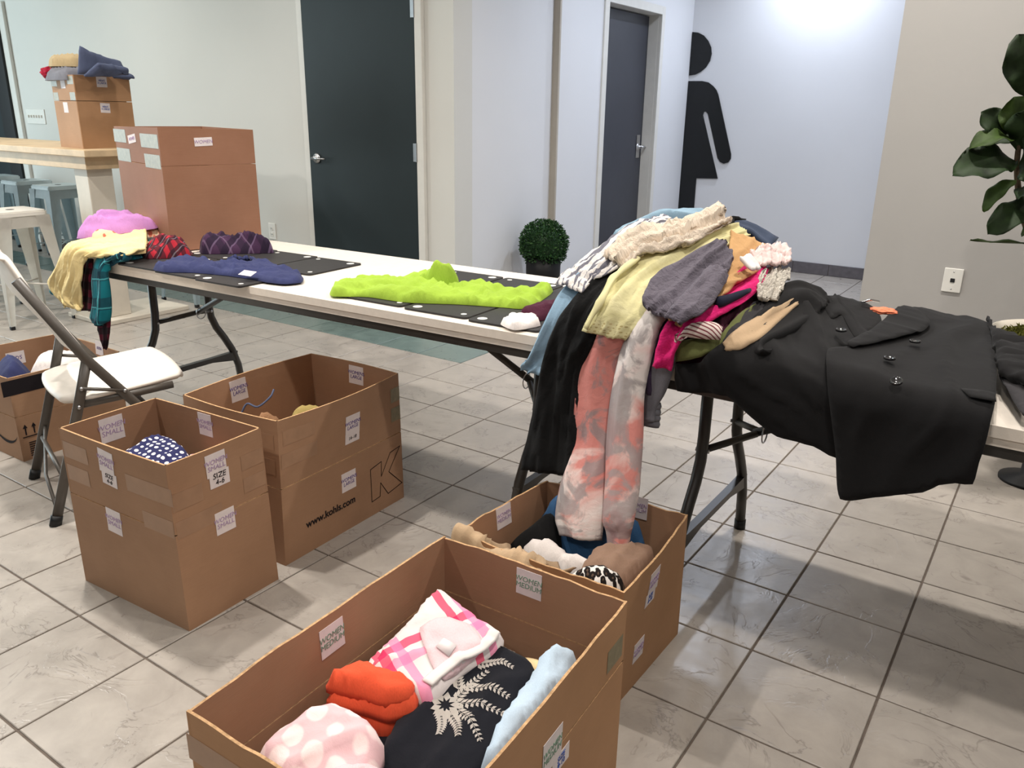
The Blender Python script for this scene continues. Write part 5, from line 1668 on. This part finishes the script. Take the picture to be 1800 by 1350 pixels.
def mat_eyelet():
    """fine yellow shirting with an openwork band near the hem"""
    k = NT('yellow_eyelet')
    uv = k.coord('UV')
    s = k.sep(uv)
    n1 = k.noise(uv, 9, 3)
    c = k.ramp(n1, [(.3, rgb(204, 196, 144)), (.7, rgb(220, 212, 168))])
    v = k.n('ShaderNodeTexVoronoi')
    v.inputs['Scale'].default_value = 75
    v.inputs['Randomness'].default_value = .35
    k.l(uv, v.inputs['Vector'])
    hole = k.math('LESS_THAN', v.outputs['Distance'], .30)
    band = k.math('MULTIPLY', k.math('GREATER_THAN', s[1], .50), k.math('LESS_THAN', s[1], .585))
    hm = k.math('MULTIPLY', hole, band)
    c = k.mix(k.math('MULTIPLY', hm, .6), c, rgb(150, 124, 60))
    k.base(c)
    fabric_finish(k, crinkle=.25)
    return k.m


F_tie = mat_tiedye()
F_eye = mat_eyelet()
DR, DD, DL = DATA_R, DATA_D, DATA_L

# ------------------------------------------------------------------ the pile on the right table
PG = 'clothes in the big pile'


def cloth_thing(name, label, cat_, group=None):
    return thing(name, label, cat_, (0, 0, 0), 0, group)


def one(o, label, cat_, group=None):
    return tag(o, label, cat_, group)


# body of the pile: a bundle of dark maroon tops underneath everything
v2, F, B = tri_poly([(-.60, .275), (-.3, .262), (-.04, .262), (-.05, .5), (-.2, .72), (-.36, .80), (-.52, .78), (-.62, .55)], .02)
V, UV = [], []
for p in v2:
    d = bdist(p, B)
    e = min(1, d / .07)
    z = ZT + .004 + (Z0(p.x, p.y) - ZT - .012) * math.sqrt(max(0, 1 - (1 - e) ** 2)) + wr(p.x, p.y, 1.4, .05, .006, 2.2) * e
    V.append(Vector((p.x, p.y, max(ZT + .001, z))))
    UV.append((p.x, p.y))
n = len(V)
cnt = {}
for f in F:
    for j in range(3):
        cnt[(f[j], f[(j + 1) % 3])] = 1
bnd = [e for e in cnt if (e[1], e[0]) not in cnt]
me = bpy.data.meshes.new('clothes_bundle')
me.from_pydata([tuple(v) for v in V] + [(v.x, v.y, ZT - .002) for v in V], [], list(F) + [tuple(i + n for i in reversed(f)) for f in F] + [(a, a + n, b + n, b) for a, b in bnd])
uvl = me.uv_layers.new(name='UVMap')
for lp in me.loops:
    uvl.data[lp.index].uv = UV[lp.vertex_index % n]
one(link('clothes_bundle', me, F_maroon, None, True), 'dark maroon bundle of tops buried inside the clothes pile', 'clothing', PG)

one(ribbon('denim_shirt', DR['denim_shirt'], F_denim_l, None, folds=[(PI / 2, .035, .018, 1)]), 'light blue denim garment hanging at the left end of the pile', 'shirt', PG)
one(ribbon('black_trousers', DR['black_trousers'], F_black, None, thick=.014, folds=[(PI / 2, .05, .016, 3), (PI / 2, .022, .005, 4)]), 'black trousers draped over the pile and hanging to the box', 'trousers', PG)
tp_ = cloth_thing('tie_dye_sweatpants', 'pink, white and grey tie-dye sweatpants hanging into the box', 'pants', PG)
ribbon('trouser_leg', DR['pants_a'], F_tie, tp_, thick=.03, bulge=.016, folds=[(PI / 2, .07, .012, 5)])
ribbon('trouser_leg', DR['pants_b'], F_tie, tp_, thick=.03, bulge=.018, folds=[(PI / 2, .07, .011, 15)], uvoff=(.37, .47))
gj = cloth_thing('grey_joggers', 'grey joggers with a ribbed cuff and dark purple panel, hanging over the table edge', 'pants', PG)
ribbon('trouser_leg', DR['grey_joggers'], F_jog, gj, thick=.022, bulge=.012, folds=[(PI / 2, .04, .005, 8)])
ribbon('side_panel', DR['joggers_panel'], F_purple, gj, thick=.008, bulge=.010)
pr_ = DR['grey_joggers'][-1]
c0 = Vector(pr_[0]).lerp(Vector(pr_[-1]), .5)
rad = (Vector(pr_[-1]) - Vector(pr_[0])).length * .5
for k in range(4):
    z = c0.z + .045 - k * .016
    bm = bmesh.new()
    add_tube(bm, [(c0.x, c0.y + .008, z - .009), (c0.x, c0.y + .008, z), (c0.x, c0.y + .008, z + .009)], [rad * .97, rad * 1.08, rad * .97], 18, True, (1, .4))
    bm_obj('cuff_rib', bm, F_jog, gj, True)
one(ribbon('maroon_shirt', DR['maroon_top'], F_maroon, None, folds=[(.3, .03, .014, 1.5)]), 'maroon top showing between the pink top and the olive trousers', 'shirt', PG)
one(ribbon('charcoal_jacket', DR['charcoal_jacket'], F_char, None, folds=[(.9, .05, .008, 2.5)]), 'charcoal jacket lying under the tan trousers at the right of the pile', 'jacket', PG)
one(ribbon('olive_trousers', DR['olive_pants'], F_olive, None, thick=.014, folds=[(.2, .04, .006, 3.5)]), 'olive green trousers folded over the table edge', 'trousers', PG)
one(ribbon('tan_trousers', DR['tan_trousers'], F_tan, None, thick=.010, step=.008, folds=[(1.4, .035, .014, 4.5)]), 'tan trousers between the pile and the black coat', 'trousers', PG)
one(ribbon('striped_shirt', DR['striped_top'], F_stripe, None, thick=.018, bulge=.012, folds=[(.4, .05, .005, 5.5)]), 'red and white pin-striped top tucked under the hot pink one', 'shirt', PG)
one(ribbon('pink_shirt', DR['pink_top'], F_pink, None, step=.008, folds=[(PI / 2, .025, .012, 6.5), (PI / 2 + .4, .05, .010, 1)]), 'hot pink top draped over the front of the pile', 'shirt', PG)
one(ribbon('mustard_cardigan', DR['mustard_cardigan'], F_mustard, None, thick=.012, step=.008, folds=[(PI / 2 + .3, .045, .014, 7.5)]), 'mustard cardigan bunched behind the grey shirt', 'cardigan', PG)
one(ribbon('striped_blouse', DR['striped_blouse'], F_zebra, None, step=.008, folds=[(PI / 2, .025, .014, 8.5), (0.3, .03, .006, 3)]), 'white and navy striped blouse on the left slope of the pile', 'blouse', PG)
one(ribbon('denim_jacket', DR['denim_crest'], F_denim_crest, None, thick=.02, folds=[(1.2, .04, .016, 9.5)]), 'washed blue denim at the crest of the pile', 'jacket', PG)
one(ribbon('dark_jeans', DR['dark_denim'], F_denim_d, None, thick=.02, folds=[(1.2, .04, .006, 1.9)]), 'dark denim jeans at the back right of the pile top', 'jeans', PG)
ys = cloth_thing('yellow_blouse', 'pale yellow blouse with openwork hem lying over the pile', 'blouse', PG)
ribbon('body', DR['yellow_shirt'], F_eye, ys, thick=.010, step=.008, folds=[(PI / 2, .06, .018, 10.5), (PI / 2, .025, .006, 2)])
r4 = [[Vector(q) for q in row] for row in DR['yellow_shirt']]
pts = [r4[i][1].lerp(r4[i][0], .3) + Vector((0, -.012, .014)) for i in range(3, 8)]
tube('rolled_placket', [tuple(cat(pts, q / 4)) for q in range(17)], [.007 + .003 * math.sin(q * .8) for q in range(17)], F_eye, ys, 8, (1.3, .7))
gs = cloth_thing('grey_shirt', 'crumpled purple-grey shirt with rolled sleeves on the pile', 'shirt', PG)
ribbon('body', DR['grey_shirt'], F_grey, gs, thick=.014, step=.007, folds=[(PI / 2, .04, .015, 11.5), (PI / 2 + .2, .02, .006, 3)])
ribbon('sleeve', DR['grey_sleeve'], F_grey, gs, thick=.018, step=.007, bulge=.006, folds=[(PI / 2, .03, .012, 4.5), (PI / 2 + .2, .015, .004, 3)])
one(ribbon('beige_shirt', DR['beige_shirt'], F_beige, None, thick=.016, step=.007, folds=[(PI / 2, .03, .020, 12.5), (0.5, .025, .010, 5)]), 'crinkled beige shirt lying on top of the pile', 'shirt', PG)


def blob(name, c, r, sq, mat, parent=None, amp=.25, fr=2.2, seed=0.0, seg=3):
    bm = bmesh.new()
    bmesh.ops.create_icosphere(bm, subdivisions=seg + 1, radius=1)
    for v in bm.verts:
        d = v.co.normalized()
        n1 = noise.noise(d * fr + Vector((seed, 0, 0)))
        n2 = noise.noise(d * fr * 2.7 + Vector((0, seed, 0)))
        k = 1 + amp * (n1 * 1.2 + .6 * (1 - abs(n2) * 2.2) - .3)
        v.co = Vector((d.x * sq[0] * k, d.y * sq[1] * k, d.z * sq[2] * k)) * r + Vector(c)
    uvl = bm.loops.layers.uv.new('UVMap')
    for f in bm.faces:
        for lp in f.loops:
            lp[uvl].uv = (lp.vert.co.x + lp.vert.co.y * .5, lp.vert.co.z + lp.vert.co.y * .5)
    return bm_obj(name, bm, mat, parent, True)



DX = {'navyroll':[[-0.182,0.3,0.898],[-0.162,0.343,0.905],[-0.141,0.414,0.916]],'orange':[0.111,0.704,0.849],'hook':[[0.064,0.699,0.864],[0.08,0.719,0.869],[0.092,0.773,0.856]],'neckband':[[-0.262,-0.451],[-0.274,-0.474],[-0.293,-0.492],[-0.297,-0.532],[-0.286,-0.583],[-0.268,-0.633],[-0.258,-0.682]],'necktag':[-0.348,-0.515],'neckin':[[-0.424,-0.503],[-0.395,-0.448],[-0.334,-0.443],[-0.296,-0.467],[-0.305,-0.525],[-0.315,-0.572],[-0.366,-0.548]],'gjeans':[[-4.457,1.25,1.636],[-4.5,1.5,1.59],[-4.444,1.5,1.518],[-4.48,1.22,1.49]],'gjeans2':[[-4.355,1.27,1.565],[-4.45,1.5,1.544],[-4.46,1.5,1.505],[-4.413,1.2,1.492]],'gkhaki':[[-4.865,1.3,1.606],[-4.644,1.35,1.635],[-4.554,1.3,1.567],[-4.819,1.28,1.587]],'frill':[-0.121,0.498,0.922],'rose':[-0.159,0.594,0.977],'scrap':[-0.172,0.484,0.972],'lace':[-0.116,0.581,0.936]}
one(ribbon('white_frilled_blouse', DR['frill'], F_frill, None, step=.005, thick=.012, folds=[(PI / 2, .016, .012, 1.2), (0.3, .02, .006, 3)]), 'cream frilled blouse at the right end of the pile', 'blouse', PG)
one(ribbon('rose_blouse', DR['rose'], F_rose, None, step=.005, thick=.012, folds=[(PI / 2, .022, .014, 3.2), (.4, .02, .006, 4)]), 'pale rose blouse with loose ties at the right end of the pile', 'blouse', PG)
one(ribbon('white_scarf', DR['scrap'], F_white, None, step=.005, thick=.012, folds=[(PI / 2, .02, .008, 5.2)]), 'small white scrap of cloth beside the mustard cardigan', 'scarf', PG)
one(ribbon('white_lace_blouse', DR['lace'], F_frill, None, step=.005, thick=.012, folds=[(PI / 2, .014, .010, 7.1)]), 'white lace blouse behind the frilled blouse on the pile', 'blouse', PG)
one(tube('navy_leggings', [tuple(cat([Vector(q) for q in DX['navyroll']], k / 4)) for k in range(9)], [.013, .014, .013, .012, .011, .010, .009, .007, .005], F_navyd, None, 12), 'ink navy rolled leggings between pink and maroon tops', 'leggings', PG)


# ------------------------------------------------------------------ the black coat
coat = cloth_thing('black_coat', 'black double-breasted wool coat hanging over the front of the table', 'coat')
drape('body', DD['coat_left'], .02, F_coat, coat, thick=.012, folds=[(2.2, .12, .022, 1)])
drape('front_panel', DD['coat_front'], .034, F_coat, coat, thick=.010, folds=[(1.5, .16, .010, 5)])
drape('lapel', DD['coat_lapel'], .046, F_coat, coat, thick=.007, folds=[(.3, .1, .004, 6)])
drape('lapel', DD['coat_lapel2'], .036, F_coat, coat, thick=.007, folds=[(1.3, .06, .006, 7)])
drape('pocket_flap', DD['coat_pocket'], .040, F_coat, coat, thick=.005, smooth=False)
drape('sleeve', DD['coat_sleeve'], .05, F_coat, coat, thick=.03, folds=[(.2, .06, .012, 8)])
ribbon('sleeve', DR['coat_lapel_sleeve'], F_coat, coat, thick=.03, folds=[(PI / 2 + .5, .09, .014, 9)])
for (x, s) in DD['coat_buttons']:
    p = drape_map2(x, s, .045)
    p2 = drape_map2(x, s - .01, .045)
    p3 = drape_map2(x, s + .01, .045)
    yv = (p3 - p2).normalized()
    nz_ = Vector((1, 0, 0)).cross(yv).normalized()
    bm = bmesh.new()
    add_lathe(bm, [(0, .002), (.007, .002), (.0105, .005), (.0125, .004), (.0125, 0), (0, 0)], 18)
    M = Matrix((Vector((1, 0, 0)), yv, nz_)).transposed().to_4x4()
    M.translation = p + nz_ * .002
    bm.transform(M)
    bm_obj('button', bm, M_button, coat, True)
one(drape('black_slacks', DD['black_slacks'], .02, F_char, None, thick=.012, folds=[(2.0, .04, .006, 3)]), 'dark grey strip of cloth on the bare table at the right edge', 'clothing')
one(blob('salmon_shirt', Vector(DX['orange']) + Vector((0, .02, -.006)), .026, (1.4, 1.1, .3), F_sal, None, .3, 2.0, 1.0), 'salmon orange garment peeping out behind the coat collar', 'shirt')
one(tube('coat_hanger', DX['hook'], .003, M_chrome, None, 6), 'thin wire hanger hook behind the coat collar', 'hanger')

# ------------------------------------------------------------------ clothes on the left table
ns = cloth_thing('navy_shirt', 'navy shirt with a white tag laid over black boards', 'shirt')
lump('body', DL['navy_shirt'], .7485, .024, F_navy, ns, edge=.025, folds=[(.1, .06, .018, 1), (.6, .03, .005, 2)], dome=.4, hole=DL['navy_neck'])
box('care_tag', -.03, .03, -.016, .016, 0, .001, M_paper, ns)
ns.children[-1].location = (-1.855, .262, .774)
ns.children[-1].rotation_euler = (R_(20), 0, R_(5))
gsh = cloth_thing('lime_shirt', 'bright lime green shirt spread over black boards', 'shirt')
lump('body', DL['green_shirt'], .7485, .032, F_lime, gsh, edge=.03, folds=[(.2, .07, .020, 3), (.9, .04, .008, 4)], dome=.4)
lump('collar', DL['green_hood'], .755, .08, F_lime, gsh, step=.008, edge=.05, folds=[(1.2, .05, .03, 5), (.4, .03, .008, 2)], dome=.5)
one(lump('maroon_cardigan', DL['maroon_sleeve'], .7485, .034, F_maroon, None, step=.008, edge=.014, folds=[(.9, .04, .012, 1)], dome=.1), 'maroon sleeve sticking out of the pile over a white one', 'cardigan')
one(lump('white_shirt', DL['white_sleeve'], .7485, .02, F_white, None, step=.008, edge=.010, folds=[(.9, .04, .010, 2)], dome=.1), 'white sleeve lying on the table edge left of the pile', 'shirt')
one(lump('purple_plaid_shirt', [(p[0] + .05, p[1] - .01) for p in DL['purple_plaid']], .7485, .075, F_purp_p, None, step=.009, edge=.10, folds=[(.5, .08, .028, 3), (1.2, .04, .010, 9)], dome=.3), 'purple plaid flannel shirt bundled against the big box', 'shirt')
one(lump('red_plaid_shirt', [(p[0], p[1]) for p in DL['red_plaid']], .7485, .06, F_red_p, None, step=.009, edge=.05, folds=[(.5, .05, .03, 6), (1.1, .03, .01, 2)], dome=.4), 'red and black plaid shirt crumpled beside the purple one', 'shirt')
ts = cloth_thing('teal_plaid_shirt', 'teal plaid shirt with its sleeve hanging off the table end', 'shirt')
lump('body', DL['teal_shirt'], .7465, .04, F_teal_p, ts, edge=.05, folds=[(.5, .06, .008, 7)])
ribbon('sleeve', DR['teal_sleeve'], F_teal_p, ts, thick=.03, bulge=.012, folds=[(PI / 2, .05, .018, 8)])
ribbon('shirt_tail', DR['teal_tail'], F_teal_p, ts, thick=.010, folds=[(PI / 2, .04, .008, 8)])
dp = cloth_thing('maroon_plaid_shirt', 'dark maroon plaid shirt dangling in a point below the teal sleeve', 'shirt')
ribbon('shirt_tail', DR['plaid_strip'], F_dark_p, dp, thick=.012, folds=[(PI / 2, .03, .008, 2)])
ribbon('hem_point', DR['plaid_tip'], F_dark_p, dp, thick=.010, folds=[(PI / 2, .03, .006, 4)])
yt = cloth_thing('yellow_tshirt', 'pale yellow T-shirt draped over the corner of the table', 'shirt')
ribbon('drape', DR['yellow_drape'], F_yellow, yt, thick=.014, folds=[(PI / 2 + .2, .07, .022, 3), (PI / 2, .03, .008, 6)])
lump('folded_part', [(p[0] + .02, max(p[1], .21)) for p in DL['yellow_top']], .765, .045, F_yellow, yt, edge=.06, folds=[(.6, .06, .008, 1)])
one(lump('printed_shirt', DL['print_shirt'], .795, .05, F_print, None, edge=.04, folds=[(.5, .05, .008, 4)]), 'cream patterned shirt folded beneath the lilac one', 'shirt')
one(lump('lilac_shirt', DL['lilac_shirt'], .812, .085, F_lilac, None, step=.009, edge=.12, folds=[(.9, .09, .03, 5), (.4, .05, .010, 2)], dome=.45, tilt=(.10, .06)), 'lilac shirt folded on top of the stack at the table end', 'shirt')

# ------------------------------------------------------------------ clothes in the boxes
EC = (-.535, -.105, -.93, -.29)
one(lump('black_embroidered_blouse', DL['black_embroidered'], .245, .06, F_blacknavy, None, edge=.04, folds=[(1.0, .10, .008, 1)], dome=.1, sink=.06, layers=2, tilt=(-.09, .15), clamp=EC), 'black blouse with white leaf embroidery in the foreground box', 'blouse')
emb_parent = bpy.data.objects['black_embroidered_blouse']
pk = one(lump('pink_plaid_shirt', DL['plaid_folded'], .285, .062, F_pink_p, None, step=.01, edge=.028, folds=[(.7, .09, .006, 2)], dome=.1, sink=.05, layers=3, tilt=(-.10, .17), clamp=EC), 'folded white shirt with pink and red plaid in the foreground box', 'shirt')
one(lump('coral_shirt', DL['orange_shirt'], .285, .07, F_orange, None, step=.009, edge=.03, folds=[(.9, .07, .010, 3), (.3, .035, .005, 8)], dome=.25, sink=.06, layers=3, tilt=(-.09, .15), clamp=EC), 'folded coral orange shirt in the foreground box', 'shirt')
one(lump('pink_dotted_shirt', DL['pink_dotted'], .27, .075, F_pdots, None, step=.01, edge=.035, folds=[(.7, .08, .016, 4), (.9, .04, .006, 6)], dome=.25, sink=.05, layers=2, tilt=(-.09, .15), clamp=EC), 'pale pink shirt with faint white dots in the foreground box', 'shirt')
one(lump('pale_pink_top', DL['pink_pale'], .285, .065, F_lpink, None, edge=.03, folds=[(.7, .05, .014, 5)], sink=.06, layers=2, clamp=EC), 'pale pink top at the very front of the foreground box', 'shirt')
jn = cloth_thing('light_jeans', 'light blue jeans standing along the right wall of the foreground box', 'jeans')
lump('leg', [(p[0] - .006, p[1]) for p in DL['light_jeans']], .285, .075, F_denim_pale, jn, edge=.016, folds=[(1.2, .05, .008, 6)], dome=.1, sink=.08, layers=2, clamp=EC)
one(lump('cream_garment', DL['cream_item'], .245, .045, F_cream, None, edge=.02, sink=.04, clamp=EC), 'small cream garment between the embroidered blouse and the jeans', 'clothing')
one(lump('dark_lining_shirt', [(-.53, -.925), (-.11, -.925), (-.11, -.295), (-.53, -.295)], .12, .14, F_blacknavy, None, step=.03, edge=.05, folds=[(.5, .1, .012, 1)], smooth=False), 'dark shirt at the bottom of the foreground box', 'shirt')

# white leaf embroidery: stems with paired leaves, and one round flower
emb_mat = mat_fabric('white_thread', rgb(226, 218, 210), .05, .3, 120)
from mathutils.bvhtree import BVHTree
_m = emb_parent.data
_bv = BVHTree.FromPolygons([v.co.copy() for v in _m.vertices], [tuple(p.vertices) for p in _m.polygons])


def on_top(x, y):
    h = _bv.ray_cast(Vector((x, y, 2)), Vector((0, 0, -1)))
    return None if h[0] is None else h[0] + Vector((0, 0, .0016))


def leaf2(bm, c, d, ln, wd):
    d = Vector((d[0], d[1])).normalized()
    s = Vector((-d.y, d.x))
    q = [c, c + d * ln * .5 + s * wd, c + d * ln, c + d * ln * .5 - s * wd]
    P = [on_top(p.x, p.y) for p in q]
    if None in P:
        return
    bm.faces.new([bm.verts.new(p) for p in P])


def sprig(x, y, ang, ln, n=9, lw=.017, name='embroidered_sprig'):
    bm = bmesh.new()
    d = Vector((math.cos(ang), math.sin(ang)))
    s = Vector((-d.y, d.x))
    for k in range(n):
        c = Vector((x, y)) + d * ln * (k / n) + s * .006 * math.sin(k / n * 3)
        sc = 1 - .55 * k / n
        leaf2(bm, c, d * .75 + s * .8, lw * sc, .004 * sc)
        leaf2(bm, c, d * .75 - s * .8, lw * sc, .004 * sc)
        leaf2(bm, c, d, ln / n * 1.0, .0007)
    if bm.faces:
        bmesh.ops.solidify(bm, geom=bm.faces[:], thickness=.0006)
    bm_obj(name, bm, emb_mat, emb_parent)


for (x, y, a, ln) in [(-0.277,-0.579,9.2,0.081),(-0.281,-0.573,78.2,0.068),(-0.274,-0.599,-40.5,0.054),(-0.291,-0.552,117.5,0.056),(-0.27,-0.588,-24.9,0.076),(-0.283,-0.537,4.6,0.074),(-0.295,-0.486,18.4,0.057),(-0.302,-0.44,26.6,0.051),(-0.301,-0.46,126.4,0.052),(-0.304,-0.398,2.4,0.048),(-0.287,-0.608,-57.5,0.039)]:
    sprig(x, y, R_(a), ln * 1.25, 10)
bm = bmesh.new()
fx, fy = (-0.286,-0.595)
for k in range(9):
    a = 2 * math.pi * k / 9
    leaf2(bm, Vector((fx + .008 * math.cos(a), fy + .008 * math.sin(a))), (math.cos(a), math.sin(a)), .021, .0072)
bmesh.ops.solidify(bm, geom=bm.faces[:], thickness=.0006)
bm_obj('embroidered_flower', bm, emb_mat, emb_parent)



def on_obj(ob):
    m_ = ob.data
    bv = BVHTree.FromPolygons([v.co.copy() for v in m_.vertices], [tuple(p.vertices) for p in m_.polygons])

    def f(x, y, lift=.002):
        h_ = bv.ray_cast(Vector((x, y, 2)), Vector((0, 0, -1)))
        return Vector((x, y, .3)) if h_[0] is None else h_[0] + Vector((0, 0, lift))
    return f


sf = on_obj(pk)
pq = [Vector((p[0], p[1], 0)) for p in DL['plaid_folded']]
pcen = sum(pq, Vector()) / len(pq)
nb_ = [pq[i].lerp(pcen, f) for i, f in ((4, .16), (5, .20), (6, .24), (7, .22))]
path = []
for q in range(31):
    p = cat(nb_, q / 10)
    path.append(tuple(sf(p.x, p.y, .003)))
tube('neckband', path, .010, F_white, pk, 8, (1.3, .45))
v2, F, B = tri_poly(DX['neckin'], .012)
sheet_mesh('inner_back', [sf(p.x, p.y, .005) for p in v2], [(p.x, p.y) for p in v2], F, .003, F_lpink, pk)
tx, ty = DX['necktag']
V = [sf(tx + a, ty + b, .0085) for (a, b) in ((-.016, -.012), (.016, -.012), (.016, .012), (-.016, .012))]
sheet_mesh('size_tag', V, [(0, 0)] * 4, [(0, 1, 2, 3)], .0008, M_paper, pk)

DC = (-.585, -.2, -.118, .235)
one(lump('black_sweater', DL['black_filler'], .20, .10, F_black, None, edge=.05, folds=[(.5, .06, .010, 1)], clamp=DC), 'black sweater at the back left of the box below the sweatpants', 'sweater')
one(lump('black_base_shirt', [(-.58, -.112), (-.205, -.115), (-.205, .23), (-.58, .215)], .08, .13, F_black, None, step=.03, edge=.05, folds=[(.5, .1, .012, 4)], smooth=False), 'black shirt lining the bottom of the box below the sweatpants', 'shirt')
one(lump('blue_jacket', DL['blue_jacket'], .20, .14, F_blue, None, edge=.04, folds=[(1.2, .07, .014, 2)], clamp=DC), 'blue jacket bunched behind the ends of the sweatpants', 'jacket')
one(lump('white_sweater', DL['white_trim'], .20, .085, F_white, None, edge=.03, folds=[(1.3, .03, .012, 3)], clamp=DC), 'white gathered edge of cloth in front of the blue jacket', 'sweater')
one(lump('taupe_sweater', DL['taupe_sparkle'], .20, .10, F_taupe, None, edge=.05, folds=[(.9, .07, .018, 4)], layers=2, clamp=DC), 'taupe sweater with tiny sparkles in the box below the sweatpants', 'sweater')
one(lump('leopard_top', DL['leopard'], .285, .06, F_leo, None, edge=.03, folds=[(.9, .06, .008, 5)], sink=.08, clamp=DC), 'black and white leopard print top in the box below the sweatpants', 'shirt')
kj = []
for (yy, zz) in ((-.03, .268), (-.075, .30), (-.118, .345), (-.142, .366), (-.166, .352), (-.176, .30)):
    kj.append([(-.612 + .062 * c, yy + .012 * math.sin(c * 2.1) + (.03 * (c - 2) if zz < .3 else 0) * .4, zz + .008 * math.sin(c * 1.7 + yy * 30) - .006 * c * (zz > .33)) for c in range(5)])
one(ribbon('khaki_jacket', kj, F_tan, None, step=.008, thick=.010, folds=[(PI / 2, .045, .016, 6)]), 'tan jacket hanging over the rim of the box beside the blue jacket', 'jacket')
AC = (-1.66, -1.25, -.49, -.225)
one(lump('navy_dotted_blouse', DL['dotted_folded'], .37, .05, F_dots, None, edge=.02, folds=[(.3, .1, .005, 1)], dome=.1, sink=.05, layers=2, tilt=(-.09, .15), clamp=AC), 'navy blouse with white polka dots folded in the WOMEN SMALL box', 'blouse')
one(lump('rose_check_shirt', DL['pink_check'], .33, .075, F_check, None, edge=.04, folds=[(.3, .05, .006, 2)], clamp=AC), 'rose and white checked shirt beside the polka dot blouse', 'shirt')
one(lump('grey_base_shirt', [(-1.65, -.485), (-1.26, -.465), (-1.262, -.23), (-1.65, -.245)], .2, .15, F_char, None, step=.03, edge=.05, folds=[(.5, .1, .012, 4)], smooth=False), 'dark shirt at the bottom of the WOMEN SMALL box', 'shirt')
BC = (-1.69, -1.31, -.11, .41)
one(lump('khaki_bundle', DL['olive_bundle'], .30, .085, F_oliveyel, None, edge=.05, folds=[(.3, .05, .012, 1)], clamp=BC), 'khaki yellow garment bundled in the WOMENS LARGE box', 'shirt')
one(lump('white_print_top', DL['white_print'], .30, .06, F_white, None, edge=.03, folds=[(.3, .04, .006, 2)], clamp=BC), 'white top with a pink mark beside the khaki bundle', 'shirt')
one(lump('brown_knit_sweater', DL['brown_knit'], .28, .10, F_brown, None, edge=.05, folds=[(.6, .03, .014, 3)], clamp=BC), 'brown knitted sweater inside the WOMENS LARGE box', 'sweater')
one(lump('brown_base_shirt', [(-1.68, -.1), (-1.32, -.085), (-1.335, .39), (-1.695, .38)], .17, .14, F_brown, None, step=.03, edge=.05, folds=[(.5, .1, .012, 4)], smooth=False), 'brown shirt at the bottom of the WOMENS LARGE box', 'shirt')
dc = [Vector((-1.655, .03, .36)), Vector((-1.64, .05, .40)), Vector((-1.60, .06, .395)), Vector((-1.585, .10, .42)), Vector((-1.60, .13, .435))]
one(tube('purple_drawstring', [tuple(cat(dc, q / 5)) for q in range(21)], .0035, F_slate, None, 6), 'thin purple drawstring curling out of the WOMENS LARGE box', 'cord')
FC = (-3.17, -2.73, -.19, .25)
one(lump('navy_sweater', DL['navy_bundle'], .22, .15, F_navy, None, edge=.08, folds=[(.5, .08, .012, 1)], clamp=FC), 'navy sweater in the low box behind the chair', 'sweater')
one(lump('white_tshirt', DL['white_bundle'], .22, .125, F_white, None, edge=.06, folds=[(.5, .06, .012, 2)], clamp=FC), 'white T-shirts heaped in the low box behind the chair', 'shirt')

# heap on the bar box
gz = 1.07 + BX['G']['h']

jg = thing('folded_jeans', 'blue-grey jeans folded on top of the bar box', 'jeans', (-4.70, 1.43, gz))
def slab3(nm, P, th, m, parent):
    V = [Vector(p) for p in P]
    n = (V[1] - V[0]).cross(V[2] - V[0]).normalized()
    rows = []
    for i in range(7):
        a = V[0].lerp(V[3], i / 6)
        b = V[1].lerp(V[2], i / 6)
        rows.append([tuple(a.lerp(b, j / 4) + n * .012 * math.sin(math.pi * j / 4)) for j in range(5)])
    return ribbon(nm, rows, m, parent, step=.02, thick=th, folds=[(.4, .08, .008, 2)])
J0 = Vector((-4.70, 1.43, gz))
slab3('leg', [Vector(q) - J0 for q in DX['gjeans']], .05, F_slate, jg)
slab3('leg', [Vector(q) - J0 for q in DX['gjeans2']], .04, F_slate, jg)
slab3('waistband', [(-.05, -.10, .01), (.10, -.15, .005), (.15, .18, .01), (.0, .20, .03)], .035, F_slate, jg)
one(lump('khaki_trousers', [(-4.95, 1.30), (-4.78, 1.22), (-4.66, 1.30), (-4.70, 1.5), (-4.9, 1.52)], gz + .05, .07, F_khaki, None, edge=.04, folds=[(.4, .06, .02, 1)]), 'khaki trousers folded on the bar box beside the jeans', 'trousers')
one(lump('grey_patterned_shirt', [(-4.94, 1.27), (-4.80, 1.19), (-4.60, 1.20), (-4.58, 1.42), (-4.9, 1.55)], gz - .03, .085, F_jog, None, edge=.05, folds=[(.4, .05, .014, 2)]), 'grey patterned shirt under the khaki trousers on the bar box', 'shirt')
one(blob('red_sweater', (-4.86, 1.235, gz + .015), .045, (1.3, .8, .7), F_red, None, .3, 2.2, 3.0), 'red sweater sleeve at the left rim of the bar box', 'sweater')
one(lump('dark_base_shirt', [(-4.86, 1.27), (-4.55, 1.225), (-4.615, 1.58), (-4.93, 1.63)], gz - .16, .12, F_char, None, step=.03, edge=.05, smooth=False), 'dark shirt filling the bar box under the jeans', 'shirt')
